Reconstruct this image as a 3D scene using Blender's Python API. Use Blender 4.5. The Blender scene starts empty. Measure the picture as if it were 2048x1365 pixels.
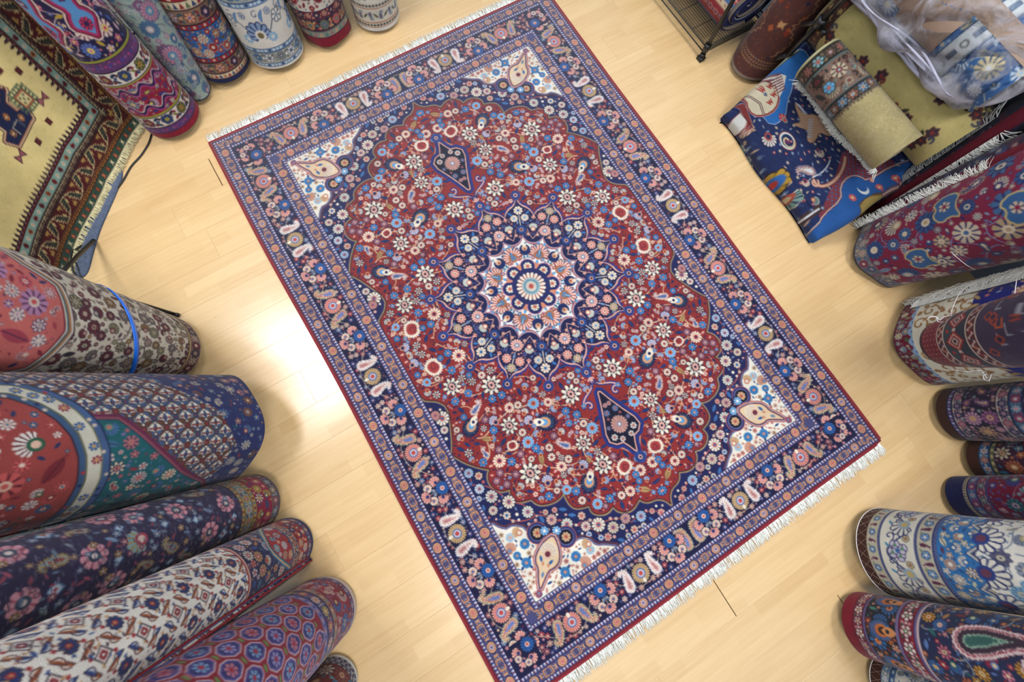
import bpy, math
import numpy as np
from mathutils import Matrix, Vector

# ============================================================== camera, light, exposure
scene = bpy.context.scene
H = 2.2; FPX = 861.0; CX, CY = 1024.0, 682.5; NADIR = (987.0, 864.0)
dn = np.array([(NADIR[0]-CX)/FPX, -(NADIR[1]-CY)/FPX, -1.0]); dn /= np.linalg.norm(dn)
zc = -dn; xc = np.array([1.0, 0, 0]); xc -= xc @ zc*zc; xc /= np.linalg.norm(xc); yc = np.cross(zc, xc)
YAW = -math.atan2(.5195, .8545)                  # world x runs across the rug, -y along it
RM = np.array([[math.cos(YAW), -math.sin(YAW), 0], [math.sin(YAW), math.cos(YAW), 0], [0, 0, 1]]) @ np.array([xc, yc, zc])   # camera axes -> world
cam = bpy.data.cameras.new('camera'); cam_o = bpy.data.objects.new('camera', cam)
scene.collection.objects.link(cam_o); scene.camera = cam_o
M4 = Matrix.Identity(4)
for i in range(3):
    for j in range(3): M4[i][j] = RM[i][j]
M4.translation = (0, 0, H); cam_o.matrix_world = M4
cam.sensor_width = 36.0; cam.sensor_fit = 'HORIZONTAL'; cam.lens = FPX/2048*36.0
cam.clip_start = .02; cam.clip_end = 30
cam.dof.use_dof = True; cam.dof.focus_distance = 2.2; cam.dof.aperture_fstop = 4.5

world = bpy.data.worlds.new('world'); scene.world = world; world.use_nodes = True
wb = world.node_tree.nodes['Background']; wb.inputs[0].default_value = (.9, .95, 1.0, 1); wb.inputs[1].default_value = .25

# the shop's room follows the rug: U across it, V along it
RC = np.array([.196*math.cos(YAW)-.763*math.sin(YAW), .196*math.sin(YAW)+.763*math.cos(YAW)]); UX = np.array([1.0, 0.0]); VX = np.array([0.0, -1.0])
def W(u, v, z=0.0): p = RC+u*UX+v*VX; return np.array([p[0], p[1], z])
ROOM = dict(u0=-2.8, u1=2.2, v0=-2.45, v1=3.0, h=2.95)
ANG = math.atan2(UX[1], UX[0])
def lamp(name, u, v, su, sv, power, col=(.96, .98, 1.0), z=2.9):
    l = bpy.data.lights.new(name, 'AREA'); l.shape = 'RECTANGLE'; l.size = su; l.size_y = sv; l.energy = power; l.color = col
    o = bpy.data.objects.new(name, l); scene.collection.objects.link(o); o.location = W(u, v, z); o.rotation_euler = (0, 0, ANG)
    return o
lamp('ceiling_panel_light', -2.04, -1.28, .7, 1.2, 46)
lamp('ceiling_panel_light', 1.35, -1.1, .9, .9, 38)
lamp('ceiling_panel_light', 1.35, 1.3, .9, .9, 42)
lamp('ceiling_panel_light', -1.0, 1.7, .9, .9, 46)
lamp('ceiling_panel_light', -.3, -1.9, .9, .5, 22)
scene.cycles.max_bounces = 6; scene.cycles.diffuse_bounces = 3; scene.cycles.glossy_bounces = 3; scene.cycles.transparent_max_bounces = 12
vs = scene.view_settings
vs.view_transform = 'Standard'; vs.look = 'None'; vs.gamma = 1.0; vs.use_curve_mapping = False; vs.exposure = 0.45

# ============================================================== helpers
def ray(px, py): return RM @ np.array([(px-CX)/FPX, -(py-CY)/FPX, -1.0])
CAM = np.array([0, 0, H])
def G(px, py, z=0.0): d = ray(px, py); return CAM+d*((z-H)/d[2])
def depth(P): return -(RM.T @ (np.asarray(P)-CAM))[2]
def unit(v): v = np.asarray(v, float); return v/np.linalg.norm(v)
COL = scene.collection
def empty(name, loc=(0, 0, 0)):
    o = bpy.data.objects.new(name, None); COL.objects.link(o); o.location = loc; o.empty_display_size = .1; return o
def tag(o, label, cat, group=None):
    o['label'] = label; o['category'] = cat
    if group: o['group'] = group
    return o
def mesh_obj(name, V, Fq, mat, parent=None, cols=None, smooth=True):
    """V (n,3) world coordinates; Fq list of polygons or (m,4)/(m,3) array"""
    V = np.asarray(V, np.float32).reshape(-1, 3)
    if parent is not None: V = V-np.array(parent.location, np.float32)[None]
    me = bpy.data.meshes.new(name); me.vertices.add(len(V)); me.vertices.foreach_set('co', V.ravel())
    if isinstance(Fq, np.ndarray):
        n, k = Fq.shape; me.loops.add(n*k); me.polygons.add(n)
        me.loops.foreach_set('vertex_index', Fq.astype(np.int32).ravel()); me.polygons.foreach_set('loop_start', np.arange(0, n*k, k, dtype=np.int32))
        me.polygons.foreach_set('use_smooth', np.full(n, smooth))
    else:
        tot = sum(len(f) for f in Fq); me.loops.add(tot); me.polygons.add(len(Fq))
        me.loops.foreach_set('vertex_index', np.concatenate([np.array(f, np.int32) for f in Fq]))
        me.polygons.foreach_set('loop_start', np.cumsum([0]+[len(f) for f in Fq[:-1]]).astype(np.int32)); me.polygons.foreach_set('use_smooth', np.full(len(Fq), smooth))
    me.update(calc_edges=True)
    if cols is not None:
        a = me.color_attributes.new('knots', 'FLOAT_COLOR', 'POINT'); c = np.ones((len(V), 4), np.float32); c[:, :3] = lin(np.asarray(cols).reshape(-1, 3)); a.data.foreach_set('color', c.ravel())
    me.validate(); me.materials.append(mat)
    o = bpy.data.objects.new(name, me); COL.objects.link(o)
    if parent is not None: o.parent = parent
    return o
def lin(c): c = np.clip(c, 0, 1); return np.where(c <= .04045, c/12.92, ((c+.055)/1.055)**2.4)
def gridf(n, m, wrap=False):
    i, j = np.meshgrid(np.arange(n-1), np.arange(m if wrap else m-1), indexing='ij'); j2 = (j+1) % m
    return np.stack([i*m+j, i*m+j2, (i+1)*m+j2, (i+1)*m+j], -1).reshape(-1, 4)
def sheet(name, P, C, mat, parent=None, wrap=False, flip=False):
    n, m = P.shape[:2]; f = gridf(n, m, wrap)
    return mesh_obj(name, P.reshape(-1, 3), f[:, ::-1].copy() if flip else f, mat, parent, None if C is None else C.reshape(-1, 3))
class MB:
    """collects small solids, built as one mesh"""
    def __init__(s): s.v = []; s.f = []; s.n = 0
    def add(s, V, F):
        V = np.asarray(V, float); s.v.append(V); s.f += [[i+s.n for i in f] for f in F]; s.n += len(V)
    def tube(s, pts, r, k=6, cap=True):
        pts = np.asarray(pts, float); n = len(pts); r = np.broadcast_to(np.asarray(r, float), (n,))
        T = np.gradient(pts, axis=0); T /= np.linalg.norm(T, axis=1)[:, None]+1e-9
        ref = np.array([0, 0, 1.0]) if abs(T[:, 2]).mean() < .8 else np.array([1.0, 0, 0])
        A = np.cross(T, ref); A /= np.linalg.norm(A, axis=1)[:, None]+1e-9; B = np.cross(T, A)
        a = np.arange(k)*2*np.pi/k
        V = pts[:, None]+r[:, None, None]*(np.cos(a)[None, :, None]*A[:, None]+np.sin(a)[None, :, None]*B[:, None])
        F = [tuple(x) for x in gridf(n, k, True)]
        if cap: F += [tuple(range(k))[::-1], tuple(range((n-1)*k, n*k))]
        s.add(V.reshape(-1, 3), F)
    def box(s, c, ax, ay, az):
        c, ax, ay, az = (np.asarray(q, float) for q in (c, ax, ay, az))
        V = [c+i*ax+j*ay+k*az for i in (-1, 1) for j in (-1, 1) for k in (-1, 1)]
        s.add(V, [(0, 1, 3, 2), (4, 6, 7, 5), (0, 4, 5, 1), (2, 3, 7, 6), (0, 2, 6, 4), (1, 5, 7, 3)])
    def build(s, name, mat, parent=None, smooth=True): return mesh_obj(name, np.concatenate(s.v), s.f, mat, parent, None, smooth)
def fringe(name, pts, dirs, nrm, mat, parent, count, length, wob=.25, rad=.0018, seed=0, clump=0.):
    """hanging warp ends: short three-sided threads along a line"""
    r = np.random.default_rng(seed); pts = np.asarray(pts, float); dirs = np.broadcast_to(np.asarray(dirs, float), pts.shape); nrm = np.broadcast_to(np.asarray(nrm, float), pts.shape)
    L = np.concatenate([[0], np.cumsum(np.linalg.norm(np.diff(pts, axis=0), axis=1))]); t = np.sort(r.uniform(0, L[-1], count))
    ip = lambda A: np.stack([np.interp(t, L, A[:, k]) for k in range(3)], 1)
    p = ip(pts); d = ip(dirs); n = ip(nrm); tg = np.gradient(p, axis=0); tg /= np.linalg.norm(tg, axis=1)[:, None]+1e-9
    ln = length*r.uniform(.75, 1.15, count)[:, None]; sw = (r.normal(0, wob, count)+clump*np.sin(t/length*2.2))[:, None]
    lift = r.uniform(.0, 1.6, count)[:, None]
    q0 = p+n*rad; q1 = p+d*ln*.5+tg*sw*ln*.25+n*(rad+.006*lift); q2 = p+d*ln+tg*sw*ln*.7+n*(rad+.002*lift)
    V = np.zeros((count, 9, 3)); sd = np.cross(d, n)
    for k, (q, w) in enumerate(((q0, 1.25), (q1, 1.1), (q2, .55))):
        for a in range(3):
            an = a*2*np.pi/3+np.pi/2; V[:, k*3+a] = q+rad*w*(np.cos(an)*sd+np.sin(an)*n)
    F = []
    for k in range(2):
        for a in range(3): F.append((k*3+a, k*3+(a+1) % 3, k*3+3+(a+1) % 3, k*3+3+a))
    F = np.array(F)[None]+9*np.arange(count)[:, None, None]
    o = mesh_obj(name, V.reshape(-1, 3), F.reshape(-1, 4), mat, parent); o['kind'] = 'stuff'; return o

# ---------------------------------------------------------------- materials
def new_mat(name):
    m = bpy.data.materials.new(name); m.use_nodes = True; nt = m.node_tree; return m, nt, nt.nodes['Principled BSDF']
def N(nt, t, **kw):
    n = nt.nodes.new(t)
    for k, v in kw.items(): setattr(n, k, v)
    return n
def plain(name, col, rough=.6, metal=0., noise=0., scale=40., bump=0., coat=0., spec=.5):
    m, nt, b = new_mat(name); c = tuple(lin(np.array(col)))+(1,)
    b.inputs['Roughness'].default_value = rough; b.inputs['Metallic'].default_value = metal; b.inputs['Coat Weight'].default_value = coat; b.inputs['Specular IOR Level'].default_value = spec
    tc = N(nt, 'ShaderNodeTexCoord'); nz = N(nt, 'ShaderNodeTexNoise'); nz.inputs['Scale'].default_value = scale; nz.inputs['Detail'].default_value = 4
    nt.links.new(tc.outputs['Object'], nz.inputs['Vector'])
    mx = N(nt, 'ShaderNodeMix', data_type='RGBA'); mx.inputs[6].default_value = tuple(v*(1-noise) for v in c[:3])+(1,); mx.inputs[7].default_value = tuple(min(1, v*(1+noise)) for v in c[:3])+(1,)
    nt.links.new(nz.outputs['Fac'], mx.inputs[0]); nt.links.new(mx.outputs[2], b.inputs['Base Color'])
    if bump:
        bp = N(nt, 'ShaderNodeBump'); bp.inputs['Strength'].default_value = bump; bp.inputs['Distance'].default_value = .004; nt.links.new(nz.outputs['Fac'], bp.inputs['Height']); nt.links.new(bp.outputs[0], b.inputs['Normal'])
    return m
def wool(name='wool_pile', bumpd=.0025, rough=.92, streak=.24, dye=.60, sheen=.10, nap=None):
    """hand-knotted pile: dyed knots from the mesh, wool streaks and nap from noise"""
    m, nt, b = new_mat(name); b.inputs['Roughness'].default_value = rough; b.inputs['Specular IOR Level'].default_value = .25
    b.inputs['Sheen Weight'].default_value = sheen; b.inputs['Sheen Roughness'].default_value = .45
    at = N(nt, 'ShaderNodeAttribute', attribute_name='knots'); tc = N(nt, 'ShaderNodeTexCoord')
    n1 = N(nt, 'ShaderNodeTexNoise'); n1.inputs['Scale'].default_value = 420; n1.inputs['Detail'].default_value = 2
    n2 = N(nt, 'ShaderNodeTexNoise'); n2.inputs['Scale'].default_value = 9; n2.inputs['Detail'].default_value = 3
    for n in (n1, n2): nt.links.new(tc.outputs['Object'], n.inputs['Vector'])
    ad = N(nt, 'ShaderNodeMath', operation='ADD'); nt.links.new(n1.outputs['Fac'], ad.inputs[0]); nt.links.new(n2.outputs['Fac'], ad.inputs[1])
    mr = N(nt, 'ShaderNodeMapRange'); mr.inputs['From Min'].default_value = .6; mr.inputs['From Max'].default_value = 1.4; mr.inputs['To Min'].default_value = dye*(1-streak); mr.inputs['To Max'].default_value = dye*(1+streak)
    nt.links.new(ad.outputs[0], mr.inputs['Value'])
    mu = N(nt, 'ShaderNodeVectorMath', operation='SCALE'); nt.links.new(at.outputs['Color'], mu.inputs[0]); nt.links.new(mr.outputs[0], mu.inputs['Scale']); nt.links.new(mu.outputs[0], b.inputs['Base Color'])
    bp = N(nt, 'ShaderNodeBump'); bp.inputs['Strength'].default_value = .55; bp.inputs['Distance'].default_value = bumpd; nt.links.new(n1.outputs['Fac'], bp.inputs['Height']); nt.links.new(bp.outputs[0], b.inputs['Normal'])
    if nap is not None:                      # the pile leans: its fibres catch the light away from the viewer
        va = N(nt, 'ShaderNodeVectorMath', operation='ADD'); va.inputs[1].default_value = nap; vn = N(nt, 'ShaderNodeVectorMath', operation='NORMALIZE')
        nt.links.new(bp.outputs[0], va.inputs[0]); nt.links.new(va.outputs[0], vn.inputs[0]); nt.links.new(vn.outputs[0], b.inputs['Normal'])
    return m
MAT = dict(
    net=plain('tan_cord', (.62, .55, .46), .8),     wool=wool(), nap_wool=wool('napped_wool_pile', dye=.66, sheen=.40, nap=(-.05, .32, 0)), backing=plain('rug_backing', (.62, .56, .50), .95, noise=.2, scale=300, bump=.4), fringe=plain('cotton_fringe', (.90, .90, .87), .9, noise=.08, scale=200),
    fringe_grey=plain('grey_cotton_fringe', (.66, .67, .66), .9, noise=.12, scale=200), binding=plain('wine_red_selvage', (.50, .10, .15), .9, noise=.25, scale=160, bump=.6),
    black=plain('black_metal', (.045, .045, .05), .42, noise=.2, spec=.5), cable=plain('black_rubber', (.04, .04, .045), .5), wall=plain('grey_blue_wall_paint', (.55, .62, .70), .7, noise=.03, scale=6),
    ceiling=plain('white_ceiling_paint', (.88, .88, .86), .9, noise=.02, scale=6), strap=plain('blue_strapping', (.07, .42, .86), .35, noise=.05, coat=.3), string=plain('white_string', (.88, .86, .86), .8),
    leather=plain('brown_leather', (.25, .13, .09), .45, noise=.25, scale=60, bump=.25), card=plain('brown_wrapping_paper', (.52, .43, .36), .6, noise=.1, scale=18, bump=.2),
    underlay=plain('blue_grey_felt', (.30, .34, .42), .95, noise=.7, scale=120, bump=.8), sand=plain('sand_wool', (.68, .60, .40), .95, noise=.25, scale=14, bump=.5), base=plain('screed', (.18, .14, .10), .9, noise=.1))

PI=np.pi
# ----------------------------------------------------------------------------
#  loom: knots laid on a grid (cm), later carried by the vertices of the pile
# ----------------------------------------------------------------------------
def hx(s):
    return np.array([int(s[i:i+2],16)/255. for i in (0,2,4)],np.float32)
class Cv:
    def __init__(s,w,h,ppc,bg,a=None):
        s.w,s.h,s.p=w,h,ppc
        s.a=np.empty((int(round(h*ppc)),int(round(w*ppc)),3),np.float32) if a is None else a
        if a is None: s.a[:]=bg
    def T(s): return Cv(s.h,s.w,s.p,None,s.a.transpose(1,0,2))
    def loc(s,x,y,r):
        H,W=s.a.shape[:2]; p=s.p
        x0=max(0,int((x-r)*p)-1);x1=min(W,int((x+r)*p)+2);y0=max(0,int((y-r)*p)-1);y1=min(H,int((y+r)*p)+2)
        if x1<=x0 or y1<=y0: return None
        X=((np.arange(x0,x1)+.5)/p-x)[None,:].astype(np.float32);Y=((np.arange(y0,y1)+.5)/p-y)[:,None].astype(np.float32)
        return s.a[y0:y1,x0:x1],X+0*Y,Y+0*X
    def put(s,v,d,col):           # d: signed distance (cm), inside negative
        al=np.clip(.5-d*s.p,0,1)[...,None]
        v+=(col-v)*al
    def rect(s,x0,x1,y0,y1,col):
        p=s.p
        s.a[max(0,int(round(y0*p))):max(0,int(round(y1*p))),max(0,int(round(x0*p))):max(0,int(round(x1*p)))]=col
def rotc(X,Y,a,flip=False):
    c,s=np.cos(a),np.sin(a)
    u=X*c+Y*s; v=-X*s+Y*c
    return (u,-v) if flip else (u,v)
def disc(cv,x,y,r,col,ry=None,rot=0):
    ry=ry or r
    t=cv.loc(x,y,max(r,ry)+.3)
    if t is None:return
    v,X,Y=t;u,w=rotc(X,Y,rot)
    q=np.sqrt((u/r)**2+(w/ry)**2); cv.put(v,(q-1)*min(r,ry),col)
def ring(cv,x,y,r,th,col,ry=None,rot=0):
    ry=ry or r
    t=cv.loc(x,y,max(r,ry)+th+.3)
    if t is None:return
    v,X,Y=t;u,w=rotc(X,Y,rot)
    q=np.sqrt((u/r)**2+(w/ry)**2); cv.put(v,np.abs(q-1)*min(r,ry)-th/2,col)
def flower(cv,x,y,r,pet,out=None,gap=None,cen=None,cen2=None,n=8,rot=0.,ci=.34,mid=None,sp=.22,ry=None,rr=0.):
    t=cv.loc(x,y,max(r,ry or 0)*1.2+.4)
    if t is None:return
    v,X,Y=t
    if ry: X,Y=rotc(X,Y,rr); Y=Y*(r/ry)
    rad=np.sqrt(X*X+Y*Y)+1e-6; k=(np.arctan2(Y,X)-rot)*n/(2*PI); d=np.abs(k-np.round(k))*2
    edge=r*(1-sp*d*d*d)
    if out is not None: cv.put(v,rad-edge-.09*r-.12,out)
    cv.put(v,rad-edge,pet)
    if gap is not None: cv.put(v,np.maximum((.72-d)*rad*PI/n,rad-edge),gap)
    if mid is not None: cv.put(v,rad-r*.62,mid)
    if cen is not None: cv.put(v,rad-r*ci,cen)
    if cen2 is not None: cv.put(v,rad-r*ci*.5,cen2)
def leaf(cv,x,y,ln,wd,rot,col,out=None,vein=None,bend=0.):
    t=cv.loc(x,y,ln*.6+.4)
    if t is None:return
    v,X,Y=t;u,w=rotc(X,Y,rot); w=w-bend*(1-(2*u/ln)**2)
    d=np.abs(w)-wd/2*np.clip(1-(2*u/ln)**2,-.5,1)
    d=np.maximum(d,np.abs(u)-ln/2)
    if out is not None: cv.put(v,d-.22,out)
    cv.put(v,d,col)
    if vein is not None: cv.put(v,np.maximum(np.abs(w)-.13,np.abs(u)-ln*.42),vein)
def line(cv,pts,wd,col):
    pts=np.asarray(pts,float)
    for (x0,y0),(x1,y1) in zip(pts[:-1],pts[1:]):
        l=np.hypot(x1-x0,y1-y0)
        t=cv.loc((x0+x1)/2,(y0+y1)/2,l/2+wd+.2)
        if t is None or l<1e-6:continue
        v,X,Y=t;X=X+(x0+x1)/2-x0;Y=Y+(y0+y1)/2-y0
        h=np.clip((X*(x1-x0)+Y*(y1-y0))/l/l,0,1)
        cv.put(v,np.hypot(X-h*(x1-x0),Y-h*(y1-y0))-wd/2,col)
def polyd(X,Y,pts):
    d=np.full(X.shape,1e9,np.float32);ins=np.zeros(X.shape,bool)
    n=len(pts)
    for i in range(n):
        x0,y0=pts[i];x1,y1=pts[(i+1)%n];ex,ey=x1-x0,y1-y0;l2=ex*ex+ey*ey+1e-9
        h=np.clip(((X-x0)*ex+(Y-y0)*ey)/l2,0,1)
        d=np.minimum(d,(X-x0-h*ex)**2+(Y-y0-h*ey)**2)
        if y0!=y1:
            c=((y0>Y)!=(y1>Y))&(X<(x1-x0)*(Y-y0)/(y1-y0)+x0); ins^=c
    d=np.sqrt(d); return np.where(ins,-d,d)
def poly(cv,pts,layers,x=0,y=0,s=1.,rot=0.,flip=False,wob=0.):
    P=np.asarray(pts,float)*s
    if flip:P=P*[1,-1]
    c,si=np.cos(rot),np.sin(rot);P=np.stack([P[:,0]*c-P[:,1]*si+x,P[:,0]*si+P[:,1]*c+y],1)
    m=(P.min(0)+P.max(0))/2;R=np.max(P.max(0)-P.min(0))/2+2.2
    t=cv.loc(m[0],m[1],R)
    if t is None:return
    v,X,Y=t;d=polyd(X,Y,P-m)
    if wob: d=d+wob*np.sign(np.sin(np.arctan2(Y,X)*26))
    for off,col in layers: cv.put(v,d-off,col)
def smooth(pts,k=2,closed=True):
    P=np.asarray(pts,float)
    for _ in range(k):
        Q=np.roll(P,-1,0) if closed else P[1:]
        A=P if closed else P[:-1]
        N=np.empty((2*len(A),2));N[0::2]=.75*A+.25*Q;N[1::2]=.25*A+.75*Q
        P=N if closed else np.vstack([P[:1],N,P[-1:]])
    return P
_u=np.linspace(0,1,15)
_bc=np.stack([np.where(_u<.6,_u/.6*1.05,1.05+.30*np.sin((_u-.6)/.4*PI*.9)),np.where(_u<.6,.10*(_u/.6)**2,.10+.42*(1-np.cos((_u-.6)/.4*PI*.9))/1.6)],1)
_br=.40-.32*np.clip((_u-.2)/.8,0,1)**.9
def boteh(cv,x,y,s,rot,flip,layers,wob=.06,bn=30):
    t=cv.loc(x,y,s*1.15)
    if t is None:return
    v,X,Y=t;u,w=rotc(X,Y,rot);w=-w if flip else w
    u=u/s*1.15+.5;w=w/s*1.15+.08
    d=np.full(u.shape,9.,np.float32)
    for (cx,cy),r in zip(_bc,_br): d=np.minimum(d,np.hypot(u-cx,w-cy)-r)
    d=(d+wob*np.sign(np.sin(np.arctan2(w-.1,u-.45)*bn)))*s/1.15
    for off,col in layers: cv.put(v,d-off*s,col)
def palm(cv,x,y,s,rot,pet,gap,cup,core,out=None,n=7,sweep=1.25,tip=None):
    t=cv.loc(x,y,s*1.25)
    if t is None:return
    v,X,Y=t;u,w=rotc(X,Y,rot);u=u+s*.45
    rad=np.hypot(u,w)+1e-6;a=np.arctan2(w,u);k=a/sweep*(n/2.);d=np.abs(k-np.round(k))*2
    R=s*1.35*(1-.16*d*d)*np.clip(1.15-.35*np.abs(a/sweep)**2,.2,1.2)
    lim=(np.abs(a)-sweep)*rad
    D=np.maximum(rad-R,lim)
    if out is not None: cv.put(v,D-.1*s-.1,out)
    cv.put(v,D,pet)
    if gap is not None: cv.put(v,np.maximum(np.maximum((.7-d)*rad*sweep/n*2,D),.3*s-rad),gap)
    if tip is not None: cv.put(v,np.maximum(D,s*1.0-rad),tip)
    cv.put(v,rad-s*.62,cup);cv.put(v,rad-s*.36,core)
def crescent(cv,x,y,s,rot,pet,gap,body,core,tail,dark):
    flower(cv,x,y,s,pet,out=dark,gap=gap,n=22,rot=.1,sp=.3,ry=s*.82,rr=rot)
    c,si=np.cos(rot),np.sin(rot)
    disc(cv,x+.12*s*c,y+.12*s*si,s*.58,body,s*.5,rot)
    disc(cv,x+.2*s*c,y+.2*s*si,s*.38,core,s*.3,rot)
    leaf(cv,x+.75*s*c,y+.75*s*si,s*1.3,s*.75,rot,tail)
    disc(cv,x+.62*s*c,y+.62*s*si,s*.16,dark)
def darkflower(cv,x,y,s,dark,wht,core,rot=0.,n=9):
    disc(cv,x,y,s*.86,dark)
    for i in range(n):
        a=rot+2*PI*i/n
        leaf(cv,x+.78*s*np.cos(a),y+.78*s*np.sin(a),s*.62,s*.36,a,wht,out=dark)
        leaf(cv,x+.55*s*np.cos(a+.33),y+.55*s*np.sin(a+.33),s*.3,s*.16,a+.6,wht)
    disc(cv,x,y,s*.34,core,s*.42,rot);disc(cv,x,y,s*.13,dark)
def heart(cv,x,y,s,rot,wht,core,vein):
    t=cv.loc(x,y,s*1.3)
    if t is None:return
    v,X,Y=t;u,w=rotc(X,Y,rot)
    a=np.arctan2(w,u-.1*s);R=s*(.82+.25*np.abs(np.sin(a*.5+PI/2))**.5*np.where(np.abs(a)<2.6,1,.6)-.18*np.exp(-(a/.35)**2))*(1+.06*np.sign(np.sin(a*22)))
    rad=np.hypot(u,w);cv.put(v,rad-R,wht);cv.put(v,rad-R*.66,core)
    for b in (-.8,0,.8): leaf(cv,x+.2*s*np.cos(rot+b),y+.2*s*np.sin(rot+b),s*.85,s*.3,rot+b,core,out=vein)
def spiral(x,y,r,a0,turns,n=22,flip=1):
    u=np.linspace(0,1,n);a=a0+flip*turns*2*PI*u;rr=r*(1-.82*u)
    return np.stack([x+rr*np.cos(a),y+rr*np.sin(a)],1)
def bez(p0,p1,p2,p3,n=14):
    t=np.linspace(0,1,n)[:,None];p0,p1,p2,p3=map(np.array,(p0,p1,p2,p3))
    return (1-t)**3*p0+3*t*(1-t)**2*p1+3*t*t*(1-t)*p2+t**3*p3
class Taken:
    def __init__(s): s.A=np.zeros((6000,3));s.n=0
    def ok(s,x,y,r,k=1.):
        A=s.A[:s.n]
        return not s.n or bool((((A[:,0]-x)**2+(A[:,1]-y)**2)>((A[:,2]+r)*k)**2).all())
    def add(s,x,y,r): s.A[s.n]=(x,y,r);s.n+=1
class Sdf:                      # distance to an outline, looked up on a half-centimetre grid
    def __init__(s,pts,w,h,q=.5):
        X,Y=np.meshgrid(np.arange(0,w,q,dtype=np.float32),np.arange(0,h,q,dtype=np.float32))
        s.d=polyd(X,Y,np.asarray(pts,float));s.q=q
    def __call__(s,x,y):
        d=s.d;return d[min(d.shape[0]-1,max(0,int(y/s.q+.5))),min(d.shape[1]-1,max(0,int(x/s.q+.5)))]
def lobes(pts,cusps,k=2):
    out=[];idx=sorted(cusps);P=[tuple(p) for p in pts];idx=[0]+[i for i in idx if 0<i<len(P)-1]+[len(P)-1]
    for a,b in zip(idx[:-1],idx[1:]):
        out+=[tuple(p) for p in smooth(P[a:b+1],k,False)][:-1]
    return out+[P[-1]]

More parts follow.
